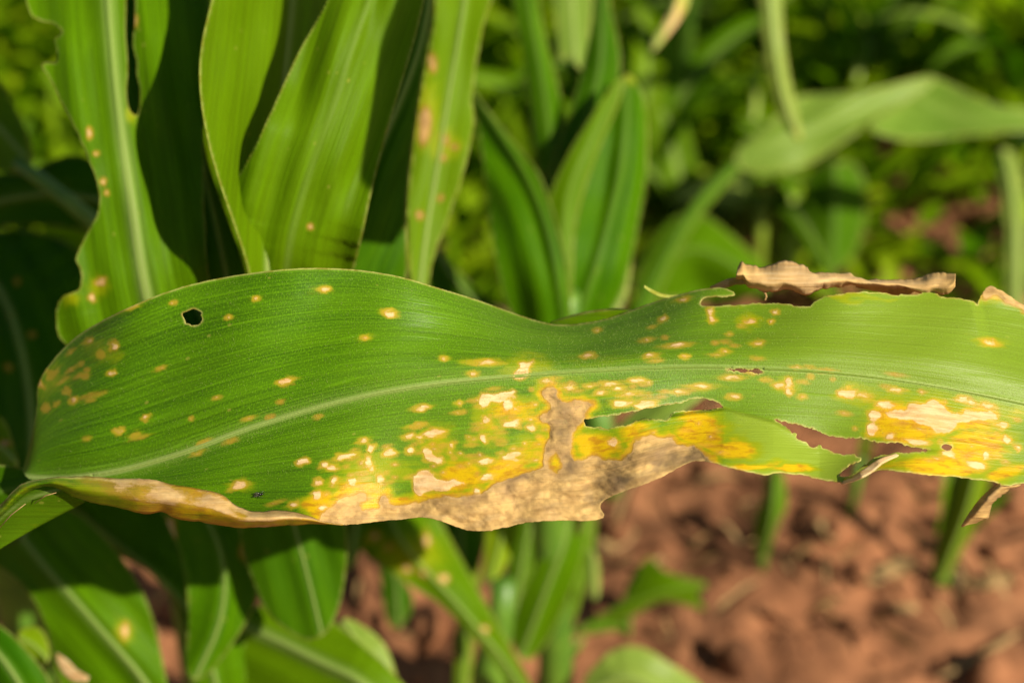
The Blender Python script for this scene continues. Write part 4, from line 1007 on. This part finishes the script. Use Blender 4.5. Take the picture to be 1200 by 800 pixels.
traced_leaf(PR, [(1092, 88), (1118, 100), (1139, 112), (1170, 124), (1200, 128), (1280, 136), (1280, 160), (1200, 154), (1164, 157), (1127, 160), (1078, 166), (1042, 163), (1010, 148), (1042, 130), (1070, 112)], [(1072, 112), (1105, 134), (1150, 140), (1200, 142), (1280, 150)], [1.16, 1.15, 1.14, 1.14, 1.15], (.0003, -.0006), (0, 0), 4, PALE, .0, rib_w=3, seed=45, midrib=False, label='continuation of the arching blade beyond its twist')
traced_leaf(PR, [(736, 352), (752, 300), (784, 255), (815, 245), (842, 262), (872, 288), (905, 318), (900, 350), (820, 352)], [(745, 345), (800, 285), (850, 300), (900, 340)], [1.2, 1.2, 1.2, 1.2], (.0006, .0004), (0, 0), 4, LEAF, .15, rib_w=3, seed=46, midrib=False, label='low bright blade near the torn thread')
traced_leaf(PR, [(944, 196), (985, 186), (1012, 196), (1018, 250), (1004, 300), (975, 325), (946, 310), (938, 250)], [(980, 190), (978, 250), (976, 320)], [1.3, 1.3, 1.3], (.0005, .0005), (0, 0), 4, DARK, .15, rib_w=3, seed=48, midrib=False)
for k_, (a_, b_, dd_) in enumerate([((890, 70), (872, 200), 1.45), ((913, 195), (893, 240), 1.35), ((806, 60), (796, 230), 1.6), ((1010, 20), (1000, 120), 1.6), ((935, 245), (925, 300), 1.35), ((1150, 60), (1130, 100), 1.7)]):
    w1 = 7 * K * dd_
    tube('stalk', [P(b_[0] - 4, 330, dd_), P(*b_, dd_), P((a_[0] + b_[0]) / 2 + 2, (a_[1] + b_[1]) / 2, dd_), P(*a_, dd_)], [w1, w1, w1 * .9, w1 * .6], YSTALK, PR, 8)
b_ = P(700, 470, 1.02)
tube('stalk', [(b_[0] + .02, 1.02, -.01), (b_[0] + .012, b_[1] + .01, b_[2] * .5), (b_[0], b_[1], b_[2])], [.012, .011, .008], STALK, PR, 10)
ap = P(880, -330, 1.0)
PH = thing('maize_plant', 'maize plant above the picture with one slender blade tip hanging into it', 'maize plant', (ap[0], ap[1] + .25, 0))
tube('stalk', [(ap[0], ap[1] + .25, 0), (ap[0], ap[1] + .24, .6), (ap[0], ap[1] + .2, ap[2] + .05)], [.014, .012, .007], STALK, PH, 10)
traced_leaf(PH, [(870, -330), (880, -150), (889, 0), (893, 36), (898, 81), (909, 126), (922, 152), (938, 168), (940, 160), (934, 130), (926, 99), (918, 45), (916, 0), (915, -150), (905, -330)], [(887, -330), (897, -150), (902, 0), (908, 60), (918, 120), (938, 166)], [1.0, .98, .97, .97, .98, .99], (.0003, .0003), (0, 0), 4, PALE, .35, rib_w=3, seed=47, yelr=[(936, 160, 14, 14)], label='hanging pale blade tip')
traced_leaf(PH, [(815, -200), (806, -20), (808, 5), (795, 25), (782, 42), (768, 60), (760, 60), (768, 42), (780, 24), (790, 5), (792, -20), (790, -200)], [(802, -200), (800, 0), (764, 60)], [.98, .95, .93], (.0003, .0003), (0, 0), 4, PALE, 1.0, les=[(784, 30, 14, 40)], rib_w=2, seed=49, label='dried blade tip')
vp = G(1185, 420)
PV = thing('maize_plant', 'blurred maize plant at the right border with a drooping pale blade', 'maize plant', (vp[0] + .1, vp[1] + .1, 0))
traced_leaf(PV, [(1165, 180), (1180, 170), (1196, 190), (1202, 260), (1200, 350), (1190, 420), (1182, 400), (1178, 330), (1178, 260), (1172, 210)], [(1176, 178), (1188, 230), (1192, 300), (1188, 410)], [1.30, 1.28, 1.27, 1.27], (.0004, .0004), (0, 0), 5, PALE, .25, rib_w=3, seed=51)
q = P(1176, 180, 1.30)
arch_leaf(PV, (vp[0] + .1, vp[1] + .1, .2), 200, .4, .022, 80, 100, LEAF, .2, 52)
tube('stalk', [(vp[0] + .1, vp[1] + .1, 0), (vp[0] + .1, vp[1] + .09, .2), (q[0] + .02, q[1] + .02, q[2])], [.011, .01, .006], STALK, PV, 10)

# ------------------------------------------------------------------ plant below left
fp = P(215, 860, .72)
PF = thing('maize_plant', 'maize plant below the diseased leaf at left with broad shaded blades', 'maize plant', (fp[0], fp[1] + .03, 0))
q = P(200, 600, .76)
tube('stalk', [(fp[0], fp[1] + .03, -.01), (fp[0], fp[1] + .03, .1), (q[0], q[1], q[2]), (q[0], q[1], q[2] + .08)], [.011, .010, .008, .006], STALK, PF, 10)
traced_leaf(PF, [(-40, 560), (20, 590), (80, 592), (115, 620), (150, 662), (174, 705), (186, 750), (196, 800), (210, 880), (90, 900), (78, 830), (66, 790), (56, 740), (40, 700), (10, 668), (-40, 650)], [(-20, 570), (28, 632), (60, 672), (92, 708), (130, 752), (172, 800), (215, 880)], [.70, .68, .67, .665, .665, .67, .69], (.00005, .0002), (0, 0), 3, LEAF, .12, les=[(146, 738, 5, 9)], yelr=[(146, 740, 14, 18)], rib_w=5, seed=61, label='broad blade with a pale midrib, half in shade')
traced_leaf(PF, [(72, 604), (100, 625), (140, 652), (170, 664), (200, 686), (212, 720), (222, 780), (230, 860), (290, 860), (290, 790), (288, 740), (270, 700), (230, 640), (190, 590), (130, 575), (80, 585)], [(80, 590), (140, 640), (190, 676), (240, 740), (265, 860)], [.71, .70, .69, .69, .71], (.0002, .0002), (0, 0), 3, LEAF, .1, rib_w=4, seed=63, label='shaded blade with a pale edge, lit at its lower end')
traced_leaf(PF, [(212, 650), (250, 622), (288, 610), (296, 650), (286, 700), (270, 720), (245, 712), (220, 690)], [(290, 615), (260, 660), (225, 700)], [.76, .75, .75], (.0002, .0001), (0, 0), 3, LEAF, 0, rib_w=3, seed=65)
traced_leaf(PF, [(276, 560), (330, 560), (396, 575), (408, 620), (406, 670), (398, 712), (384, 742), (360, 752), (336, 738), (312, 718), (296, 680), (282, 640)], [(330, 560), (346, 620), (362, 680), (378, 748)], [.62, .625, .63, .64], (.0001, .0001), (0, 0), 3, DARK, .1, rib_w=2, seed=67, label='deep green blade hanging in shade')
traced_leaf(PF, [(180, 560), (250, 570), (300, 600), (312, 650), (300, 710), (270, 760), (235, 800), (215, 790), (222, 720), (214, 650), (190, 600)], [(215, 565), (262, 640), (264, 720), (228, 796)], [.66, .65, .65, .66], (.0003, .0001), (0, 0), 3, LEAF, .05, rib_w=3, seed=66, les=[(287, 645, 5, 12), (196, 625, 9, 16)], label='folded blade between the two lit ones')
traced_leaf(PF, [(404, 560), (450, 560), (440, 600), (425, 640), (412, 670), (400, 660)], [(425, 560), (410, 660)], [.8, .8], (.0003, .0001), (0, 0), 3, DARK, .05, rib_w=3, seed=68)
traced_leaf(PF, [(262, 742), (282, 716), (320, 704), (370, 712), (410, 742), (450, 776), (500, 830), (500, 900), (380, 900), (300, 850), (262, 800)], [(285, 732), (330, 752), (376, 776), (430, 800), (480, 860)], [.70, .69, .68, .67, .67], (.0002, .0002), (0, 0), 3, LEAF, .3, rib_w=8, seed=69, label='lit blade with a thick pale midrib')
traced_leaf(PF, [(395, 720), (420, 728), (450, 750), (464, 785), (480, 860), (420, 880), (400, 800)], [(400, 725), (430, 770), (450, 870)], [.74, .73, .73], (.0002, .0002), (0, 0), 3, PALE, .2, rib_w=3, seed=71)
traced_leaf(PF, [(-60, 700), (0, 730), (30, 758), (60, 795), (80, 860), (-60, 860)], [(-60, 720), (0, 760), (50, 850)], [.62, .61, .61], (.0002, .0002), (0, 0), 3, DARK, 0, rib_w=4, seed=73)
traced_leaf(PF, [(18, 740), (40, 730), (56, 745), (60, 775), (44, 780), (24, 762)], [(20, 745), (40, 755), (56, 772)], [.66, .66, .66], (.0002, .0002), (0, 0), 3, LEAF, .6, rib_w=2, seed=74)
strip('dried_tip', [[(66, 764), (78, 772), (90, 784), (104, 792)], [(66, 772), (72, 786), (84, 797), (102, 799)]], [[.64, .635, .63], [.64, .635, .63]], 24, 5, mat=LEAF, les=.58, big=0, seed=75, parent=PF)

# ------------------------------------------------------------------ plant below centre
gp = G(600, 900)
PG = thing('maize_plant', 'blurred maize plant below the scorched edge, one spotted blade slanting down', 'maize plant', (gp[0], gp[1], 0))
traced_leaf(PG, [(380, 590), (400, 622), (416, 638), (432, 652), (458, 668), (484, 688), (510, 702), (532, 722), (552, 742), (574, 766), (596, 800), (620, 850), (640, 850), (622, 800), (604, 768), (588, 740), (574, 714), (560, 690), (548, 668), (538, 650), (522, 620), (500, 580)], [(450, 590), (472, 640), (520, 690), (560, 735), (600, 785), (630, 850)], [.80, .79, .80, .81, .84, .88], (.0003, .0002), (0, 0), 3, LEAF, .25, rib_w=3, seed=81,
            les=[(477, 667, 5, 5), (497, 671, 5, 5), (520, 677, 6, 5), (500, 632, 4, 8), (440, 628, 5, 4), (568, 736, 5, 4), (420, 632, 4, 4), (455, 640, 4, 3)], yelr=[(480, 650, 50, 30), (430, 630, 30, 12)], label='spotted blade slanting down to the right')
traced_leaf(PG, [(572, 580), (610, 580), (608, 616), (602, 642), (592, 664), (580, 682), (566, 684), (568, 650)], [(592, 580), (588, 630), (574, 680)], [.86, .86, .86], (.0003, .0003), (0, 0), 3, LEAF, .9, rib_w=2, seed=83, label='bright yellow-green young blade')
tube('leaf_stem', [P(590, 680, .86), P(588, 720, .87), P(575, 780, .89), P(570, 860, .92)], [.008, .008, .011, .013], STALK, PG, 10)
traced_leaf(PG, [(640, 580), (648, 620), (628, 660), (606, 706), (598, 740), (606, 770), (622, 775), (645, 748), (672, 690), (690, 632), (694, 580)], [(668, 580), (664, 630), (640, 690), (612, 765)], [.84, .84, .85, .88], (.0003, .0001), (0, 0), 3, LEAF, .15, rib_w=3, seed=85, label='upright blade folded along its middle')
traced_leaf(PG, [(500, 600), (570, 590), (570, 640), (556, 680), (530, 670), (512, 640)], [(540, 590), (540, 670)], [.92, .92], (.0003, .0003), (0, 0), 4, DARK, 0, rib_w=2, seed=87)
traced_leaf(PG, [(445, 650), (484, 690), (484, 715), (470, 735), (456, 738), (448, 700)], [(462, 660), (468, 735)], [.90, .92], (.0003, .0003), (0, 0), 4, DARK, 0, rib_w=2, seed=89)
traced_leaf(PG, [(690, 640), (700, 648), (704, 680), (700, 705), (690, 700), (686, 670)], [(694, 642), (698, 704)], [.92, .93], (.0003, .0003), (0, 0), 4, PALE, .3, rib_w=2, seed=91)
traced_leaf(PG, [(676, 640), (690, 590), (704, 566), (740, 545), (790, 495), (822, 465), (850, 452), (800, 450), (740, 480), (700, 530), (670, 600)], [(670, 630), (715, 560), (780, 490), (848, 452)], [.78, .72, .70, .70], (.0002, .0002), (0, 0), 3, PALE, .2, rib_w=2, seed=93, label='pale blade passing behind the torn gap')
traced_leaf(PG, [(628, 792), (640, 776), (660, 762), (680, 748), (688, 742), (682, 760), (662, 784), (646, 820), (620, 840)], [(686, 744), (650, 782), (625, 830)], [.93, .93, .94], (.0003, .0003), (0, 0), 4, DARK, .3, rib_w=2, seed=95)
traced_leaf(PG, [(700, 775), (715, 762), (740, 754), (764, 762), (784, 776), (805, 788), (830, 810), (820, 860), (740, 860), (690, 830), (680, 800)], [(690, 810), (740, 785), (820, 840)], [.90, .89, .90], (.0003, .0003), (0, 0), 4, PALE, .25, rib_w=3, seed=97, label='pale lit blade at the lower border')

traced_leaf(PG, [(530, 590), (560, 585), (566, 640), (560, 700), (552, 790), (546, 860), (528, 860), (534, 760), (536, 680)], [(546, 590), (550, 690), (540, 850)], [.95, .95, .95], (.0003, .0003), (0, 0), 4, LEAF, .5, rib_w=2, seed=98)
traced_leaf(PG, [(600, 590), (650, 585), (640, 640), (612, 700), (596, 740), (590, 700), (596, 640)], [(625, 590), (600, 730)], [.95, .95], (.0003, .0003), (0, 0), 4, DARK, .3, rib_w=2, seed=99)
traced_leaf(PG, [(680, 590), (700, 600), (696, 650), (676, 720), (650, 790), (640, 860), (622, 860), (634, 790), (656, 700)], [(690, 595), (664, 710), (632, 850)], [.95, .95, .96], (.0003, .0003), (0, 0), 4, LEAF, .2, rib_w=2, seed=100)

# ------------------------------------------------------------------ seedlings and weeds standing in the soil, right
def seedling(label, x, y, leaves, cat='seedling', group=None, h=.05, r=.003, mat=LEAF):
    b = G(x, y)
    t = thing('seedling', label, cat, (b[0], b[1], 0), group)
    tube('stem', [(b[0], b[1], -.01), (b[0], b[1], h * .5), (b[0], b[1], h)], [r, r * .9, r * .7], STALK, t, 8)
    for i, (az, L_, wd, e0, bd_, tn) in enumerate(leaves):
        arch_leaf(t, (b[0], b[1], h * (.4 + .5 * i / max(1, len(leaves) - 1))), az, L_, wd, e0, bd_, mat, tn, seed=int(x) + i, n=12)
    return t
t = seedling('small seedling with forked leaves on the soil below the scorched edge', 735, 745, [(200, .05, .007, 20, 30, .2), (60, .05, .008, 60, 90, .2)], h=.03)
traced_leaf(t, [(688, 726), (716, 714), (738, 692), (748, 664), (762, 648), (774, 666), (800, 676), (834, 682), (814, 696), (832, 718), (800, 706), (772, 702), (745, 720), (716, 732)], [(690, 728), (740, 706), (780, 690), (830, 684)], [1.08, 1.06, 1.05, 1.05], (.0006, .0006), (0, 0), 3, LEAF, .3, rib_w=2, seed=107, midrib=False, sm=1)
t = seedling('slender green seedling under the tip of the torn strip', 893, 662, [(80, .07, .006, 80, 40, .2)], h=.03, r=.004)
traced_leaf(t, [(901, 548), (917, 548), (922, 575), (922, 597), (912, 612), (906, 635), (891, 663), (884, 655), (884, 607), (893, 588)], [(909, 548), (906, 600), (890, 660)], [1.00, 1.01, 1.06], (.0004, .0004), (0, 0), 3, LEAF, .15, rib_w=2, seed=101)
seedling('thin yellowish stem between the torn strip and the straw', 994, 612, [(60, .12, .005, 85, 40, .6), (250, .05, .004, 70, 60, .5)], h=.075, r=.0045)
t = seedling('stout young stem below the dead curl, dark on its left side', 1103, 676, [(100, .10, .012, 85, 40, .4), (20, .08, .01, 75, 60, .3)], h=.02, r=.008)
traced_leaf(t, [(1128, 540), (1160, 540), (1158, 575), (1140, 620), (1118, 664), (1104, 684), (1092, 680), (1100, 650), (1116, 605)], [(1146, 540), (1136, 590), (1102, 678)], [.98, 1.0, 1.06], (.0005, .0005), (0, 0), 3, LEAF, .65, rib_w=3, seed=103)
traced_leaf(t, [(1118, 540), (1134, 540), (1130, 580), (1112, 630), (1096, 676), (1090, 668), (1104, 610)], [(1126, 540), (1118, 600), (1094, 670)], [1.0, 1.02, 1.07], (.0004, .0004), (0, 0), 3, DARK, .0, rib_w=2, seed=105)

def straw(label, pts, wd, mat=STRAW, d=0.004):
    W_ = np.array([G(x, y) for x, y in pts]); W_[:, 2] = [float(ground_h(np.array(a[0]), np.array(a[1]))) + .009 for a in W_]
    n = 14; tt = np.linspace(0, 1, len(W_)); u = np.linspace(0, 1, n)
    p = np.array([spl(tt, W_[:, k])(u) for k in range(3)]).T
    T = np.gradient(p, axis=0); side = np.cross(T, [0, 0, 1.0]); side /= np.linalg.norm(side, axis=1)[:, None]
    co, F, uv, rib = ribbon_arrays(p, wd * np.interp(u, [0, .2, .8, 1], [.4, 1, 1, .3]), side, np.tile([0, 0, 1.0], (n, 1)), 5, .12, .15, int(pts[0][0]))
    t = newmesh('straw', co, F, mat, None, {}, uv)
    s = t.modifiers.new('thickness', 'SOLIDIFY'); s.thickness = .0006
    t['label'] = label; t['category'] = 'straw'
    t['group'] = 'pieces of dry straw on the red soil'
straw('dry leaf scrap on the soil left of the stout stem', [(1012, 690), (1030, 684), (1048, 674), (1066, 664)], .007)
straw('curved dry scrap on the soil right of the stout stem', [(1118, 672), (1136, 686), (1160, 690), (1186, 684)], .007)
straw('pale scrap of straw near the right end of the seedling row', [(955, 630), (968, 638), (975, 650)], .005)
straw('pale chip on the soil just below the scorched point', [(697, 630), (715, 634), (745, 622)], .007)
straw('small straw piece lying below the thin yellowish stem', [(1045, 718), (1062, 722), (1072, 716)], .004)
straw('long thin straw in the lower right corner', [(1100, 792), (1150, 768), (1196, 742)], .0025)

# ------------------------------------------------------------------ rows of maize further back, procedurally grown
def back_maize(x, y, h, seed, tone, label, mats=(LEAF, DARK, PALE)):
    r = random.Random(seed)
    t = thing('maize_plant', label, 'maize plant', (x, y, 0), 'young maize plants growing in the blurred background')
    tube('stalk', [(x, y, -.01), (x + .004, y, h * .5), (x - .004, y, h)], [.009, .008, .005], STALK, t, 8)
    n = r.randint(6, 8); a0 = r.uniform(0, 360)
    for k in range(n):
        az = a0 + k * 180 + r.uniform(-28, 28)
        z = h * (.15 + .85 * k / (n - 1))
        arch_leaf(t, (x, y, z), az, r.uniform(.22, .42) * (0.75 + h), r.uniform(.014, .026), r.uniform(60, 82), r.uniform(60, 140), r.choice([mats[0]] * 4 + [mats[1]] * 3 + [mats[2]]), r.uniform(0, .35) + tone, seed * 13 + k, 14, r.uniform(-50, 50))
def back_at(px, py, h, seed, tone, label, dd=None):
    b = G(px, py); back_maize(b[0], b[1], h, seed, tone, label)
BM = [(800, 310, .05, 'low broad-bladed plant behind the torn thread of the diseased leaf'), (900, 330, .05, 'low plant behind the dead flap of the diseased leaf'), (740, 300, .10, 'background plant right beside the centre plant base'), (1000, 170, .14, 'background maize plant right of the hanging blade tip'), (1120, 60, .20, 'background maize plant near the upper right corner'), (840, 60, .24, 'background maize plant left of the hanging blade tip'),
      (760, 180, .12, 'background maize plant behind the right half of the centre plant'), (960, 20, .2, 'background maize plant above the arching blade'), (1180, 190, .13, 'background maize plant at the right border under the arching blade'),
      (600, 60, .3, 'background maize plant between the whorl and the centre plant'), (480, 180, .26, 'background maize plant hidden behind the spotted blade'), (30, 60, .24, 'background maize plant in the upper left corner'),
      (880, 130, .10, 'small background maize plant beneath the arching blade'), (1050, -60, .3, 'far maize plant above the arching blade fold'), (740, -60, .3, 'far maize plant above the dried blade tip'), (1240, -20, .3, 'far maize plant beyond the upper right corner'),
      (120, -40, .3, 'far maize plant behind the notched blade'), (400, -60, .3, 'far maize plant behind the upright whorl'), (-80, 80, .3, 'far maize plant left of the upper left corner')]
for i, (x, y, h, lab) in enumerate(BM):
    back_at(x, y, h, 200 + i, .1, lab)

GAPS = [(*G(px_, py_)[:2], rr) for px_, py_, rr in ((1060, 235, .08), (1150, 270, .07), (1080, 290, .09), (930, 235, .05), (780, 150, .06), (700, 340, .08), (1050, 160, .08))]
# low weeds between them: nobody could count these
def weeds(name, n, xr, yr, hr, szr, mat, seed, dens=None, tones=(0, .5), narrow=False):
    r = np.random.default_rng(seed)
    cnt = 0; V = []; T = []; U = []
    x = r.uniform(*xr, n * 6); y = r.uniform(*yr, n * 6)
    dn = vnoise(x * 5, y * 5, 61) * .6 + vnoise(x * 13, y * 13, 62) * .4
    keep = r.uniform(0, 1, len(x)) < dens(x, y, dn)
    for gx_, gy_, gr in GAPS: keep &= ~((((x - gx_) / gr) ** 2 + ((y - gy_) / gr) ** 2 < 1) & (r.uniform(0, 1, len(x)) < .55))
    x, y = x[keep][:n], y[keep][:n]; n = len(x)
    hh = vnoise(x * 6, y * 6, 67)
    z = r.uniform(0, 1, n) ** .8 * np.interp(y, [1.1, 1.6, 2.2, 4], hr) * (.4 + 1.0 * hh) + .008
    sz = r.uniform(*szr, n)
    az = r.uniform(0, 2 * math.pi, n)
    el = r.uniform(-.6, .9, n) if not narrow else r.uniform(.5, 1.3, n)
    wr = .27 if not narrow else .07
    d = np.stack([np.cos(el) * np.cos(az), np.cos(el) * np.sin(az), np.sin(el)], 1)
    s = np.stack([-np.sin(az), np.cos(az), np.zeros(n)], 1)
    nn = np.cross(d, s)
    b = np.stack([x, y, z], 1)
    L_ = sz[:, None]
    v = np.stack([b, b + d * L_ * .35 + s * L_ * wr + nn * L_ * .08, b + d * L_ * .45 - nn * L_ * .03, b + d * L_ * .35 - s * L_ * wr + nn * L_ * .08,
                  b + d * L_ * .75 + s * L_ * wr * .7 + nn * L_ * .02, b + d * L_ * .75 - s * L_ * wr * .7 + nn * L_ * .02, b + d * L_ - nn * L_ * .15], 1).reshape(-1, 3)
    k = (np.arange(n) * 7)[:, None]
    F = np.concatenate([k + np.array([[0, 1, 2]]), k + np.array([[0, 2, 3]]), k + np.array([[1, 4, 2]]), k + np.array([[2, 5, 3]]), k + np.array([[2, 4, 6]]), k + np.array([[2, 6, 5]])])
    tone = np.repeat(np.clip(r.uniform(*tones, n) + (r.uniform(0, 1, n) < .05) * .5, 0, 1), 7)
    uv = np.stack([np.repeat(r.uniform(0, 50, n), 7) + np.tile([0, .3, .4, .3, .7, .7, 1], n), np.tile([0, .3, 0, -.3, .2, -.2, 0], n)], 1)
    o = newmesh(name, v, F, mat, None, dict(tone=tone), uv)
    return o
soilgap = lambda x, y, dn: np.clip(np.interp(y, [1.0, 1.15, 1.3, 1.6, 1.9], [.0, .45, .9, 1.0, 1.0]) * smooth(.28, .50, dn + np.interp(y, [1.1, 1.6, 1.9, 2.4], [-.04, .12, .3, .5]) + .22 * smooth(.2, -.1, x)), 0, 1)
o = weeds('low_weeds', 30000, (-1.5, 1.7), (1.05, 4.2), [.05, .12, .2, .4], (.018, .055), LEAF, 5, soilgap, (.3, 1.0)); o['kind'] = 'stuff'; o['label'] = 'leafy low weeds covering the soil in the blurred background'; o['category'] = 'weeds'
o = weeds('shaded_weeds', 18000, (-1.5, 1.7), (1.05, 4.2), [.04, .10, .18, .38], (.02, .06), LEAF, 6, soilgap, (0, .3)); o['kind'] = 'stuff'; o['label'] = 'darker weeds low between the maize plants in the background'; o['category'] = 'weeds'
o = weeds('grass_blades', 20000, (-1.5, 1.7), (1.05, 4.2), [.01, .04, .08, .25], (.05, .16), LEAF, 8, soilgap, (.2, .9), True); o['kind'] = 'stuff'; o['label'] = 'narrow grass blades scattered through the background weeds'; o['category'] = 'grass'
o = weeds('dry_litter', 2200, (-.8, 1.2), (.7, 2.4), [.006, .006, .006, .006], (.012, .055), STRAW, 9, lambda x, y, dn: .5 + 0 * x, (0, 0), True); o['kind'] = 'stuff'; o['label'] = 'bits of dry litter strewn over the red soil'; o['category'] = 'litter'
